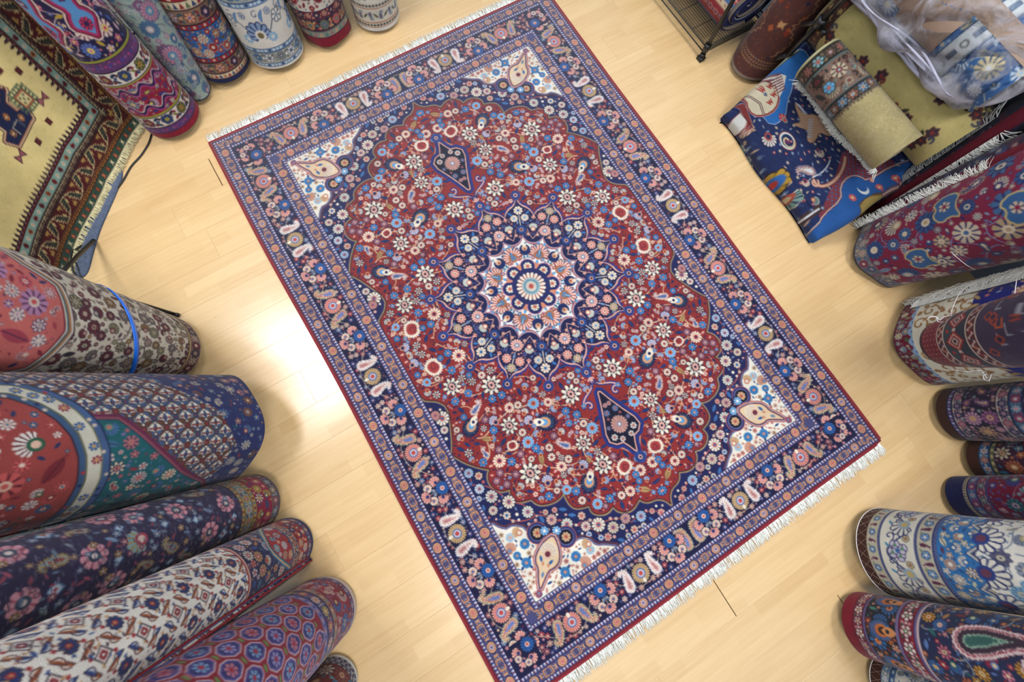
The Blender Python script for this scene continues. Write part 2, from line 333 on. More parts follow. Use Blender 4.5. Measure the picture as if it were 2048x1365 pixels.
NAVY=hx('1a1f52');INK=hx('10102c');RED=hx('8e2a2a');ROSE=hx('b5605a');PINK=hx('dfa79a');PEACH=hx('d79a72');CREAM=hx('efe2cc');WHITE=hx('f2ece6')
SKY=hx('5f9fd0');BLUE=hx('2a5f9e');SLATE=hx('6f87a8');LILAC=hx('8f8bb0');PLUM=hx('4a3a62');GOLD=hx('a98a5c');SAGE=hx('8d9a8a');MAROON=hx('5c1a30');WINE=hx('7d1f2c')
def main_rug(ppc):
    rng=np.random.default_rng(5)
    QW,QH=111.3,163.25
    cv=Cv(QW,QH,ppc,NAVY); tv=cv.T()
    # --- ground of the inner field
    X=None
    field=[(32.2,170),(32.2,152),(32.4,140),(35,138.2),(38.6,135.8),(40.9,132),(41,127.4),(37.8,119.9),(35,113.5),(32.2,109.1),(35.5,103),(40.5,97.2),(44.6,93.6),(41.9,91.5),(40.8,87),(43.5,82),(48.4,80.8),(46.3,77),(48.5,73.2),(54.4,71.6),(56,67.2),(61.5,64.8),(66.5,64.6),(70,66.6),(68.8,61),(70.2,56.4),(76.9,54.3),(76.2,50),(81.5,46.6),(86.5,48),(87.5,44),(93,41.2),(99.2,44),(101.5,40.4),(107,39.5),(110.2,36.5),(111.3,33.5),(120,33),(120,170)]
    field=lobes(field,[5,9,12,16,19,23,26,29,32,36])
    poly(cv,field,[(1.5,hx('2a2c66')),(1.0,GOLD),(.35,INK),(0,RED)])
    tk=Taken()
    fieldP=np.array(field)
    fsd=Sdf(field,QW+2,QH+2)
    def infield(x,y,m=2.): return fsd(x,y)<-m
    cx,cy=QW,QH
    def rstar(th):
        q=np.abs(((th/(PI/8))+.5)%1-.5)*2
        return np.interp(q,[0,.06,.16,.32,.55,.78,.93,1],[53,51,48.8,47.4,46.4,44.6,42.8,41.4])
    # --- vines of the red field
    vine=hx('d8b48c')
    pts=[((36,160),(40,150)),((60,150.4),(52,133)),((52,133),(65,128)),((53,124),(46,116)),((46,110),(57,112)),((63,107),(79,110)),((79,110),(67,95)),((67,95),(60,82)),((80,98),(98,104)),((81,85),(90,80)),((98,84),(101,62)),((60,82),(82,63)),((50,95),(57,88)),((44,98),(50,107)),((90,80),(92,66)),((101,60),(96,48)),((82,63),(88,50)),((68,85),(75,76)),((75,76),(92,66)),((47,131),(58,140)),((36,150),(46,144)),((70,118),(58,112))]
    for a,b in pts:
        a,b=np.array(a,float),np.array(b,float);m=np.array([-(b-a)[1],(b-a)[0]])*rng.choice([-.35,.35])
        line(cv,bez(a,a+(b-a)*.3+m,a+(b-a)*.7+m*.4,b),.55,vine)
    for i in range(60):
        a=np.array([rng.uniform(36,108),rng.uniform(45,160)]);q=rng.uniform(0,6.3);b=a+rng.uniform(7,13)*np.array([np.cos(q),np.sin(q)]);m=np.array([-(b-a)[1],(b-a)[0]])*rng.choice([-.3,.3])
        w=bez(a,a+(b-a)*.3+m,a+(b-a)*.7+m*.4,b,10)
        if all(infield(*p,1.5) for p in w): line(cv,w,.42,vine)
    # --- pendant and scrolls
    pend=[(114,99),(110.6,97),(108.5,91),(105.6,84),(102.6,77.5),(102.2,73.6),(104.6,71),(108,70.2),(109.4,67.4),(111.3,62.6),(114,62.6),(120,80),(116,99)]
    psd=Sdf(pend,QW+2,QH+2)
    def near_pend(x,y): return psd(x,y)<3.4
    for w,c in ((1.9,hx('26307a')),(.75,PINK)):
        line(cv,bez((111,106),(110.6,98),(103,101),(100.3,95)),w,c);line(cv,spiral(102.9,93.6,2.9,PI*.9,.75,16,-1),w,c)
    # --- large motifs at their places, then smaller ones between
    def big(kind,x,y,s,r):
        tk.add(x,y,s*.95)
        if kind=='heart': heart(cv,x,y,s,r,CREAM,hx('a83c3a'),MAROON)
        if kind=='dark': darkflower(cv,x,y,s,INK,CREAM,PINK,r)
        if kind=='cres': crescent(cv,x,y,s,r,INK,SKY,PEACH,SKY,CREAM,NAVY)
        if kind=='sky': flower(cv,x,y,s,hx('8fc0e4'),out=None,gap=hx('3f78b4'),n=12,cen=hx('c76a50'),cen2=RED,ci=.42,rot=r)
        if kind=='boteh': boteh(cv,x,y,s,r,r>1,[(.05,CREAM),(-.06,hx('7c6a90')),(-.12,PINK),(-.2,BLUE)])
        if kind=='cream': flower(cv,x,y,s,CREAM,gap=hx('b06a58'),n=12,cen=hx('b8504a'),cen2=NAVY,ci=.4,rot=r)
        if kind=='gold': leaf(cv,x,y,s*2.2,s*.9,r,hx('b08a5a'),out=hx('6a4a38'),vein=hx('6a4a38'));palm(cv,x+s*.9*np.cos(r),y+s*.9*np.sin(r),s*.55,r,SKY,NAVY,PEACH,RED)
        if kind=='fan': palm(cv,x,y,s,r,hx('c9c2d2'),hx('6a6a9a'),hx('d49a86'),NAVY,out=INK)
        if kind=='blue': flower(cv,x,y,s,hx('4f93cc'),out=None,gap=NAVY,n=7,cen=hx('c4796a'),ci=.3,rot=r)
    B=[('heart',44.8,151.6,4.6,.4),('cream',59,150.4,3.4,0),('dark',48.2,138.3,4.4,.2),('dark',65.8,128.7,4.9,0),('boteh',53.2,122.7,4.6,.3),('cres',46.3,115.8,4.7,.6),('cream',67.8,114.2,2.6,0),('sky',79.3,109.8,3.0,0),('cres',79.8,98.6,5.2,2.6),('dark',63.3,106.7,4.2,.4),('sky',67.1,95,3.0,.2),('boteh',81.6,84.9,4.4,2.4),('fan',57.8,112.6,2.5,2),('dark',60.2,81.9,5.0,.3),('dark',98.2,103.9,4.9,.2),('sky',98.2,84,3.0,0),('dark',90.4,80.2,3.8,0),('heart',101.6,60.2,4.0,-1.2),('cres',82.3,62.9,4.8,.8),('gold',68.5,84.8,2.8,1.2),('cream',50.3,94.7,3.2,0),('gold',50.8,106.6,2.8,-.5),('blue',43.2,98.2,2.1,0),('boteh',46.2,101.5,3.4,1.8),('sky',71.3,66,2.4,.1),('cream',75,76.5,2.6,.3),('dark',93,66.6,4.6,.4),('gold',88,72,2.5,.5),('fan',65.5,74.5,2.6,1.2),('sky',80.5,52.6,2.6,0),('cream',97.5,49,2.5,0),('gold',104,46,3.0,2.5),('cream',107.5,54.5,2.8,0),('blue',104.3,54,1.9,0),('blue',53.6,131.2,2.1,0),('blue',46,131,2.1,.3),('blue',52.2,145.6,2.2,0),('fan',37.2,158.4,2.4,.3),('heart',59.5,97.5,2.7,1.4),('fan',73,103.6,2.5,1.9),('cream',86,106.5,2.3,.2),('blue',89.5,92.2,1.8,0),('fan',84.5,71.4,2.4,.4),('sky',38.4,146.6,2.2,0)]
    for i in range(9): tk.add(cx+54.2*np.cos(PI+i*PI/8),cy+54.2*np.sin(PI+i*PI/8),2.9)
    for b in B: big(*b)
    for i in range(12000):
        x,y=rng.uniform(33,111),rng.uniform(36,163)
        r=[2.0,1.6,1.2,.95,.75,.55,.45][min(6,i//1100)]
        if np.hypot(x-cx,y-cy)<rstar(np.arctan2(y-cy,x-cx))+2.6+r*.6 or not infield(x,y,r+.35) or near_pend(x,y) or (abs(x-104.5)<7 and abs(y-95)<5.5) or not tk.ok(x,y,r,.98): continue
        tk.add(x,y,r);a=rng.uniform(0,2*PI);k=rng.integers(0,9)
        if r>1.5:
            if k<1: flower(cv,x,y,r,hx('4f93cc'),out=NAVY,gap=NAVY,n=7,cen=hx('d08a7a'),ci=.3)
            elif k<2: flower(cv,x,y,r,CREAM,out=INK,gap=hx('a86a60'),n=9,cen=hx('b4544a'),cen2=NAVY)
            elif k<4: palm(cv,x,y,r*.9,a,[hx('b9c4dc'),CREAM][k%2],NAVY,PEACH,RED,out=NAVY)
            elif k<6: leaf(cv,x,y,r*2.4,r*.95,a,NAVY,vein=BLUE)
            elif k<7: boteh(cv,x,y,r*1.1,a,k%2>0,[(.05,CREAM),(-.08,hx('7c5a80')),(-.2,PINK)])
            elif k<8: darkflower(cv,x,y,r,INK,CREAM,PINK,a,7)
            else: flower(cv,x,y,r*.9,hx('b8707a'),out=INK,gap=NAVY,n=8,cen=CREAM,cen2=RED)
        elif r>.9:
            if k<3: leaf(cv,x,y,r*2.2,r*.95,a,NAVY)
            elif k<5: flower(cv,x,y,r,CREAM,n=5,gap=hx('b06058'),cen=hx('b8504a'))
            elif k<7: flower(cv,x,y,r,SKY,n=4,gap=NAVY,cen=PINK)
            else: leaf(cv,x,y,r*2,r,a,PINK,out=None)
        else:
            if k<6: leaf(cv,x,y,r*2.6,r*1.1,a,NAVY)
            else: disc(cv,x,y,r*.8,[PINK,CREAM,hx('8fb4d8'),hx('d8a08c')][k%4])
    # pendant drawn over
    poly(cv,pend,[(2.4,hx('24307c')),(1.1,hx('1c1c4a')),(.55,PINK),(-.15,INK)],wob=0)
    flower(cv,111.3,78.5,4.6,hx('c79a8e'),out=None,gap=hx('9a5a5a'),n=18,cen=hx('8a8aa0'),cen2=WHITE,ci=.3)
    for x,y,r,c in ((105.4,74.2,1.7,CREAM),(108.6,71.6,1.5,CREAM),(105.3,79.5,1.1,SLATE),(108.6,86.2,1.6,SLATE),(110,90,1.2,PINK),(107.6,83.3,.8,ROSE)): flower(cv,x,y,r,c,gap=NAVY,n=7,cen=hx('b0584e'))
    flower(cv,111.3,59.7,3.2,hx('2c4c96'),gap=INK,n=14,cen=PINK,cen2=INK,ci=.38)
    flower(cv,100.6,95.4,1.3,SKY,gap=NAVY,n=5,cen=PINK)
    # --- star medallion
    t=cv.loc(cx,cy,60);v,X,Y=t;rad=np.hypot(X,Y);th=np.arctan2(Y,X);R=rstar(th)
    d=rad-R
    hatch=np.sin(th*16*9)*.6
    cv.put(v,d-2.0+hatch,hx('26327e'));cv.put(v,d-.7,hx('1c2358'));cv.put(v,d-.55,PINK);cv.put(v,d+.55,hx('171a48'))
    def pol(r,a): return cx+r*np.cos(a),cy+r*np.sin(a)
    for i in range(8,17):
        i_=i; a=PI+(i-8)*PI/8 ; A=a
        x,y=pol(54.2,A);flower(cv,x,y,2.9,hx('2c4c9a'),gap=INK,n=14,cen=PINK,cen2=INK,ci=.42)
        if i%2==0:
            for rr,da,s,cc in ((41.5,.085,2.5,hx('c8605a')),(41.5,-.085,2.5,hx('c8605a')),(45.6,0,2.4,hx('a88a74'))):
                x,y=pol(rr,A+da);flower(cv,x,y,s,PINK if cc[0]>.7 else hx('b8a488'),out=INK,gap=cc,n=9,cen=CREAM,cen2=RED)
            line(cv,[pol(36,A),pol(43,A)],.45,CREAM);leaf(cv,*pol(39.4,A),3,1.4,A,SLATE)
            for q in(-1,1): leaf(cv,*pol(46.2,A+q*.06),2.4,1.1,A-q*.5,SLATE); leaf(cv,*pol(37.2,A+q*.14),2.6,1.5,A-q*.4,hx('3c3f74'),out=LILAC)
            x,y=pol(33.4,A);flower(cv,x,y,3.3,hx('efc9bc'),out=INK,gap=hx('bf4a44'),n=14,cen=SLATE,cen2=CREAM,ci=.4)
        else:
            for rr,da,s in ((40.3,.075,2.2),(40.3,-.075,2.2),(44.8,0,2.6)):
                x,y=pol(rr,A+da);flower(cv,x,y,s,CREAM,out=INK,gap=hx('9a7a74'),n=10 if rr<44 else 8,cen=SKY if rr<44 else BLUE,cen2=None,ci=.28)
            line(cv,[pol(34,A),pol(42,A)],.45,CREAM)
            for q in(-1,1): leaf(cv,*pol(43.2,A+q*.115),3.0,1.6,A+q*.9,BLUE,out=NAVY,vein=SKY); leaf(cv,*pol(37.6,A+q*.04),2.6,1.1,A-q*.2,SLATE)
            x,y=pol(33.2,A);flower(cv,x,y,2.5,hx('25549c'),gap=NAVY,n=10,cen=hx('d89a80'),cen2=INK,ci=.45)
    for i in range(8):
        A=PI+(i+.5)*PI/8
        x,y=pol(34.4,A);palm(cv,x,y,2.3,A,hx('dcd6c0'),hx('7a94a4'),hx('c87868'),CREAM,n=8)
        x,y=pol(40.6,A);palm(cv,x,y,1.2,A+PI,PINK,RED,hx('c8605a'),CREAM,n=3)
        for q in(-1,1):
            line(cv,bez(pol(27.5,A),pol(29.5,A+q*.05),pol(31.5,A+q*.09),pol(33.5,A+q*.1),8),.4,PINK); disc(cv,*pol(30.2,A+q*.085),.9,hx('d8a08c'))
    for i in range(2600):
        q,A=rng.uniform(29,50),rng.uniform(PI,1.5*PI);x,y=pol(q,A);r=[.9,.65,.5][min(2,i//800)]
        ix,iy=int(x*cv.p),int(y*cv.p)
        if q>rstar(A)-1.4 or ix>=cv.a.shape[1] or iy>=cv.a.shape[0] or ix<1 or iy<1: continue
        nb=cv.a[max(0,iy-int(r*cv.p)):iy+int(r*cv.p)+1,max(0,ix-int(r*cv.p)):ix+int(r*cv.p)+1]
        if nb.sum(2).max()>.55: continue
        k=rng.integers(0,5);(leaf(cv,x,y,2.3*r,r,rng.uniform(0,6),[hx('3c5590'),hx('5a6f9a'),hx('6a4a70')][k]) if k<3 else disc(cv,x,y,r*.75,[hx('c88a80'),hx('b05a58')][k-3]))
    # ivory heart of the medallion
    def rivo(th):
        q=np.abs(((th/(PI/8))+.5)%1-.5)*2
        return np.interp(q,[0,.12,.35,.65,1],[28.8,27.2,25.6,24.6,24.2])
    d=rad-rivo(th)
    cv.put(v,d-1.5,hx('1c1c4a'));cv.put(v,d-1.25,LILAC);cv.put(v,d-.85,PINK);cv.put(v,d-.45,hx('a8403c'));cv.put(v,d-.05,LILAC);cv.put(v,d+.3,WHITE)
    for i in range(9):
        A=PI+i*PI/8
        if i%2==0:
            x,y=pol(20.4,A);palm(cv,x,y,4.2,A,hx('efcabc'),hx('a83c36'),hx('b06a44'),hx('4f86b4'),n=11,sweep=1.75,out=hx('5a2a34'));leaf(cv,*pol(20.2,A),4.4,1.7,A,hx('4f86b4'),out=hx('8a3a34'),vein=CREAM)
            for q in(-1,1): disc(cv,*pol(16.4,A+q*.16),1.2,hx('b87a8a'),.9); leaf(cv,*pol(23.4,A+q*.12),2.2,.8,A+q*.6,BLUE); disc(cv,*pol(25.4,A+q*.07),.8,SKY)
        else:
            x,y=pol(21.2,A);disc(cv,x,y,3.2,hx('16285e'),3.0,A);disc(cv,*pol(22.2,A),1.6,hx('e0b090'));disc(cv,*pol(21.6,A),.6,hx('a04a3a'));disc(cv,*pol(24.0,A),1.0,CREAM)
            for q in(-1,1): leaf(cv,*pol(17.3,A+q*.05),2.4,.9,A+q*.5,hx('2f7090'));disc(cv,*pol(18.3,A+q*.13),.7,ROSE)
    for i in range(9):
        A=PI+(i)*PI/8
        if i%2==1:
            x,y=pol(11.6,A);disc(cv,x,y,4.3,hx('c98a90'));disc(cv,x,y,3.8,hx('1d2660'));flower(cv,x,y,2.3,CREAM,gap=hx('a09a80'),n=8,cen=hx('c8645a'),ci=.4)
        else:
            x,y=pol(12.6,A);leaf(cv,x,y,5,2.6,A,hx('d8886a'));leaf(cv,*pol(14.6,A),2.6,1.4,A,SKY);disc(cv,*pol(9.4,A),.9,hx('c0544a'))
    tki=Taken()
    for i in range(9):
        A=PI+i*PI/8
        tki.add(*pol(20.6,A),3.9);tki.add(*pol(11.8,A),4.1)
    for i in range(1500):
        q,A=rng.uniform(13,25.5),rng.uniform(PI,1.5*PI);x,y=pol(q,A);r=[1.1,.8,.55][min(2,i//500)]
        if q>rivo(A)-r-.5 or not tki.ok(x,y,r,.95): continue
        tki.add(x,y,r);k=rng.integers(0,5)
        if k<2: leaf(cv,x,y,r*2.3,r*.95,rng.uniform(0,6),[hx('24487e'),hx('2f7090')][k])
        else: flower(cv,x,y,r,[hx('c0644e'),hx('b07a94'),hx('4f86b4')][k-2],n=5,gap=hx('5a2a3c'),cen=CREAM)
    disc(cv,cx,cy,10.4,hx('23285e'))
    flower(cv,cx,cy,8.0,CREAM,out=hx('2a2a5e'),gap=hx('a8484c'),n=20,mid=hx('9fb4b8'),cen=hx('d8c8b8'),cen2=hx('c0544a'),ci=.36)
    ring(cv,cx,cy,3.6,.7,hx('5a90a8'))
    # --- navy outfield between red field and corners: blossoms
    span=[(20,72.5),(32.2,72.5),(34.6,68.4),(37,66.2),(40.6,66.0),(44,62.9),(45.6,58.4),(46.2,55),(48,52.4),(51,51.6),(54.7,52.2),(55.4,48),(57.2,45.5),(60.9,44.2),(65,44.4),(68.4,41.2),(69.4,37.6),(73.4,35.6),(77.6,32.2),(77.6,20),(20,20)]
    span=lobes(span,[3,5,8,10,13,15,18],1);ssd=Sdf(span,QW+2,QH+2)
    tk2=Taken()
    stem=hx('a8504e')
    for a,b in (((33,92),(44,76)),((44,76),(52,64)),((52,64),(58,57)),((58,57),(62,62)),((58,57),(66,50)),((66,50),(78,44)),((78,44),(90,37)),((90,37),(104,34)),((33,100),(33,92)),((52,64),(40,70)),((66,50),(74,38))):
        a,b=np.array(a,float),np.array(b,float);m=np.array([-(b-a)[1],(b-a)[0]])*.18
        line(cv,bez(a,a+(b-a)*.3+m,a+(b-a)*.7+m,b),.6,stem)
    for x,y,s,c in ((44.4,76,3.1,CREAM),(38.6,82.5,3.0,hx('dcd8cc')),(35.4,88.5,2.4,hx('c8dcec')),(49.8,67.4,2.8,hx('d8dccc')),(62.8,52.8,2.8,hx('d8dccc')),(75.6,44.6,3.3,CREAM),(81,39.8,2.8,hx('d8c8b0')),(88.4,40,2.5,hx('c89a90')),(57.6,58.4,2.6,hx('e0b8a8')),(95.4,36.8,2.6,hx('9fc4e4')),(36,76.6,2.2,hx('e8d8c0')),(70,47.2,2.4,hx('e8d0c0')),(34.6,97.5,2.3,hx('9fc4e4')),(36.3,127,3.6,CREAM),(34,130,2.4,hx('d08a80')),(34.5,121.5,2.,CREAM)):
        tk2.add(x,y,s);flower(cv,x,y,s,c,out=INK,gap=hx('7a6a7a'),n=11,cen=hx('c05a50'),cen2=BLUE,ci=.36)
    for i in range(7000):
        x,y=rng.uniform(32.5,111),rng.uniform(32.5,136);r=[1.9,1.4,1.,.75][min(3,i//1200)]
        if infield(x,y,-1.9-r) or ssd(x,y)<r+1. or not tk2.ok(x,y,r,1.02):continue
        tk2.add(x,y,r);k=rng.integers(0,6);a=rng.uniform(0,6.3)
        if r>1.1:
            if k<4: flower(cv,x,y,r,[CREAM,PINK,hx('c8d8e8'),hx('e0c0a8')][k],out=INK,gap=hx('7a5a6a'),n=7,cen=[BLUE,hx('c05a50')][k%2],ci=.36)
            else: leaf(cv,x,y,2.2*r,r,a,BLUE,vein=SLATE)
        else:
            if k<2: leaf(cv,x,y,2.3*r,r*.9,a,[SLATE,hx('3c5a94')][k])
            else: disc(cv,x,y,r*.8,[PINK,CREAM,hx('b85a58'),hx('c8b0a0')][k-2])
    # --- ivory corners
    poly(cv,span,[(1.3,hx('9a4440')),(.95,INK),(.55,LILAC),(.1,hx('3c3464')),(-.25,hx('f0e9da'))])
    tk3=Taken()
    drop=smooth([(54.6,52.2),(54.2,48),(52.6,43.5),(50.2,40.6),(47,39.9),(44.4,40.4),(40.5,38),(36.4,35.2),(38.4,39.6),(40.9,43.4),(41.2,46.6),(43,49),(46.6,51),(50.5,52.2)],1)
    dsd=Sdf(drop,80,80)
    for x,y in ((48.6,57),(59.4,48.3)):
        disc(cv,x,y,5.1,hx('b05a54'));disc(cv,x,y,4.7,hx('2b3470'));disc(cv,x,y,3.7,LILAC);disc(cv,x,y,3.4,INK);flower(cv,x,y,2.2,hx('d8b48c'),gap=hx('a06a4a'),n=8,cen=hx('b8504a'));tk3.add(x,y,5)
    for x,y in ((52,56),(57,53)): flower(cv,x,y,2.1,hx('8fc0e4'),out=INK,gap=BLUE,n=8,cen=WHITE)
    for x,y,s,k in ((41,56,2.9,0),(58.6,38.6,2.9,0),(37.3,48.6,2.9,1),(50.6,35.6,2.9,1),(35.2,53.5,2.3,0),(36.6,62,2.2,2),(66,37.4,2.2,2),(40.6,62.3,2.4,3),(66,40.6,2.3,3),(34.2,57.8,2.6,4),(61,34,2.8,4)):
        tk3.add(x,y,s)
        if k<2:
            if k: 
                for j in range(4): leaf(cv,x+s*np.cos(j*PI/2+.4),y+s*np.sin(j*PI/2+.4),2.6,1.2,j*PI/2+.4,hx('1f3f78'))
            flower(cv,x,y,s*.85,hx('3f86bc'),out=None,gap=hx('1f4a86'),n=9,cen=hx('d08a7a'),ci=.3)
        elif k==2: flower(cv,x,y,s,hx('b8d0dc'),gap=SLATE,n=9,cen=hx('d8a08c'))
        elif k==3: palm(cv,x,y,s,2.4,hx('d8b48c'),hx('a07850'),hx('c87a60'),CREAM)
        else: palm(cv,x,y,s,0.7,hx('d49a86'),hx('a88a6a'),hx('c87a60'),SLATE)
    for i in range(2500):
        x,y=rng.uniform(32.8,77),rng.uniform(32.8,72);r=[1.2,.8,.6][min(2,i//700)]
        dd=ssd(x,y)
        if dd>-r-.9 or dsd(x,y)<r+1 or not tk3.ok(x,y,r):continue
        tk3.add(x,y,r);k=rng.integers(0,5);a=rng.uniform(0,6.3)
        if k<2: leaf(cv,x,y,2.4*r,r*.9,a,[hx('1f3f78'),hx('c98a7c')][k])
        else: flower(cv,x,y,r,[hx('d8a08c'),hx('b08a68'),hx('c0605a')][k-2],n=5,gap=CREAM,cen=hx('6a4a4a'))
    poly(cv,drop,[(1.5,hx('b8605a')),(.9,hx('f0e9da')),(.6,hx('3c3464')),(.15,hx('a05a50')),(-.25,hx('e6c9a4'))])
    palm(cv,49,47.6,3.6,.75,CREAM,hx('b08a78'),hx('e0bfa8'),hx('6a2a3a'),n=13,sweep=1.5)
    for q in(-1,1): leaf(cv,45.6-q*1.5,44.6+q*1.9,3.2,1.3,.75+q*.5,BLUE); leaf(cv,44.6-q*.9,43.2+q*1.,2.,1.2,.75,hx('d0886a'))
    leaf(cv,41,40.2,3,1.4,.75,SLATE);flower(cv,35.2,34.4,2.,hx('a8586a'),gap=hx('5a3a5a'),n=9,cen=SLATE,ry=1.5,rr=.75)
    # --- borders: (vertical side is painted on the transposed view)
    DOT=hx('d9dcea')
    def dotted(c,y0,y1,ln,x0):
        c.rect(x0,999,y0,y1,hx('4d4670'));c.rect(x0,999,y0,y0+.34,hx('231f48'));c.rect(x0,999,y1-.34,y1,hx('231f48'))
        m=(y0+y1)/2;n=int(ln/1.62);st=ln/n
        for i in range(0,n+1):
            x=ln-i*st+st/2
            if x<x0:continue
            h=(y1-y0)*.24
            poly(c,[(-.42,h),(.42,h),(0,-h*1.1)],[(.10,DOT)],x,m)
            disc(c,x+st/2,m,.42,hx('7a3a52') if i%2 else hx('3a3a7a'))
    def guard(c,y0,y1,ln,x0,per,ph):
        c.rect(x0,999,y0,y1,hx('4a4a78'))
        m=(y0+y1)/2;h=(y1-y0)
        n=int(ln/per)+3
        for i in range(n):
            x=ln-ph-(i-1)*per
            if x<x0-2: break
            for q in(-1,1):
                xx=x+q*per*.5
                leaf(c,x+q*per*.31,m,per*.34,h*.66,0,hx('cf9670'),out=hx('2a2450'))
                leaf(c,x+q*per*.40,m+h*.3,per*.2,h*.22,.2*q,hx('c98a68'));leaf(c,x+q*per*.40,m-h*.3,per*.2,h*.22,-.2*q,hx('c98a68'))
                for dx,dy in ((.30,.16),(.30,-.16),(.42,.1),(.42,-.12)):
                    disc(c,x+q*per*dx,m+h*dy,.62,hx('221f50'));disc(c,x+q*per*dx,m+h*dy,.27,WHITE)
            disc(c,x,m,per*.215,hx('8a86a8'),h*.52);disc(c,x,m,per*.195,hx('1f214f'),h*.5)
            disc(c,x,m,per*.145,hx('dba078'),h*.47)
            flower(c,x,m,h*.29,hx('ecd8cc') if i%2 else hx('e2b49c'),gap=hx('4a3a7a') if i%2 else hx('b03a40'),n=9,cen=hx('2c2c70') if i%2 else hx('b03a40'),cen2=hx('d8a08c'),ci=.42)
            ring(c,x,m,h*.32,.16,hx('6a3a3a'))
    def bouquet(c,x,y,up):      # blue flower with five pink ones above it; up=+1/-1
        s=up
        leafs=[(x-1,y-s*4.2,-1.1),(x+1,y-s*4.2,1.1)]
        for lx,ly,a in leafs: leaf(c,lx,ly,3,1.3,-s*(PI/2)+a*.35,SLATE)
        for dx,dy in ((-4.6,2.2),(4.6,2.2),(-2.9,6.2),(2.9,6.2),(0,9.0)): line(c,[(x,y-s*2),(x+dx*.9,y-s*dy)],.35,hx('c8b090'))
        for dx,dy,r,k in ((-4.7,2.0,2.5,0),(4.7,2.0,2.5,0),(-3.2,6.3,2.1,1),(3.2,6.3,2.1,1),(0,9.0,2.6,0)):
            if k: flower(c,x+dx,y-s*dy,r,CREAM,out=INK,gap=hx('b08078'),n=11,cen=hx('d09080'),cen2=BLUE,ci=.5)
            else: palm(c,x+dx,y-s*dy,r*.86,np.arctan2(-s*dy,dx),hx('e3aca0'),hx('b05a58'),hx('d88a80'),hx('24346c'),out=INK,n=8,sweep=1.9)
        flower(c,x,y,3.2,hx('2b62a6'),out=INK,gap=hx('16245e'),n=14,cen=hx('e4c0b0'),cen2=hx('c04a3e'),ci=.34)
    def rosette(c,x,y,kind,s):
        pet,gap=((hx('c9a878'),hx('8a6a58')),(hx('e2a090'),hx('a83034')))[kind]
        flower(c,x,y,4.4,pet,out=INK,gap=gap,n=22,cen=hx('c8ccd8'),cen2=hx('c04a48'),ci=.46)
        ring(c,x,y,1.9,.5,hx('5a6aa0'))
        leaf(c,x,y-s*3.4,2.6,1.8,PI/2,CREAM)
    def pair(c,x,y,kind,s,sep=7.4):
        lay=[[(.07,WHITE),(-.07,hx('c8988e')),(-.12,hx('f0e0d8')),(-.2,hx('b87a78'))],[(.07,hx('cdc6a0')),(-.05,hx('b0543e')),(-.11,hx('e0a890')),(-.19,hx('6a7ab0'))]][kind]
        for q in(-1,1):
            boteh(c,x+q*sep,y+.3*s,6.0,(PI/2)*s+q*.0+(.25 if q>0 else -.25),q*s>0,lay,wob=.05,bn=34)
    def border(c,y0,y1,ln,x0,spec,cent):
        c.rect(x0,999,y0,y1,hx('15153c'));m=(y0+y1)/2
        # small filling flowers
        tkb=Taken();r_=np.random.default_rng(9)
        for k,d in spec:
            if k=='q': tkb.add(ln-d,m+3,4.);tkb.add(ln-d,m-3.6,5)
            elif k in 'ab': tkb.add(ln-d,m,4.6);tkb.add(ln-d-6.6,m,4.4);tkb.add(ln-d+6.6,m,4.4)
            else: tkb.add(ln-d,m,6.5)
        for i in range(2600):
            x=r_.uniform(x0,ln+2);y=r_.uniform(y0+1,y1-1);r=[1.35,1.,.75,.5][min(3,i//500)]
            if not tkb.ok(x,y,r,.94):continue
            tkb.add(x,y,r);k=r_.integers(0,7)
            if r>.9: flower(c,x,y,r,[hx('b8444a'),hx('d8a08c'),hx('a85a60'),hx('7a94b8'),hx('b8444a'),hx('3a4a8a'),hx('d8b8a8')][k],n=6,gap=INK,cen=CREAM,cen2=hx('b8444a'))
            elif k<3: leaf(c,x,y,r*2.2,r,r_.uniform(0,6),[SLATE,hx('8a94a8'),hx('4a5a8a')][k])
            else: disc(c,x,y,r*.8,[hx('c0808a'),hx('d8b49c'),hx('7d2030'),hx('b8605a')][k-3])
        for i in range(len(spec)-1):   # fine stem weaving along the band
            d0,d1=spec[i][1],spec[i+1][1];q=1 if i%2 else -1
            line(c,bez((ln-d0,m+q*5),(ln-d0-(d1-d0)*.4,m+q*6.2),(ln-d0-(d1-d0)*.6,m-q*6.2),(ln-d1,m-q*5),12),.35,hx('b8a48c'))
        for k,d in spec:
            x=ln-d
            if k=='q': bouquet(c,x,m+4.1,1)
            elif k=='c': pair(c,x,m,1,1,3.6)
            else:
                kd=0 if k=='a' else 1
                pair(c,x,m,kd,1 if kd==0 else -1);rosette(c,x,m,kd,1 if kd==0 else -1)
    top=[('c',0),('q',10.6),('a',30.5),('q',51),('b',69.5),('q',93.2)]
    side=[('a',0),('q',22),('b',43.4),('q',65),('a',86.6),('q',108),('b',126.5),('q',144)]
    for c,ln,spec,per,ph,pi in ((cv,QW,top,15.0,0.,0.),(tv,QH,side,16.35,5.5,11.4)):
        border(c,9.6,23,ln,9.6,spec,0)
    # corner cell
    for c,ln,spec,per,ph,pi in ((cv,QW,top,15.0,6.8,0.),(tv,QH,side,16.35,5.5,11.4)):
        x0=1.2
        guard(c,25,29.9,ln,25 if c is cv else 29.9,per,pi);dotted(c,23,25.1,ln,23);dotted(c,29.8,32.2,ln,29.8)
        guard(c,3.2,7.4,ln,3.2 if c is cv else 7.4,per,ph);dotted(c,7.3,9.6,ln,7.3);dotted(c,1.3,3.3,ln,1.3)
        c.rect(0,999,0,1.35,hx('7c1f2b'))
    # corner flower
    x0=16.2
    cv.rect(9.6,22.9,9.6,22.9,hx('15153c'))
    r_=np.random.default_rng(4)
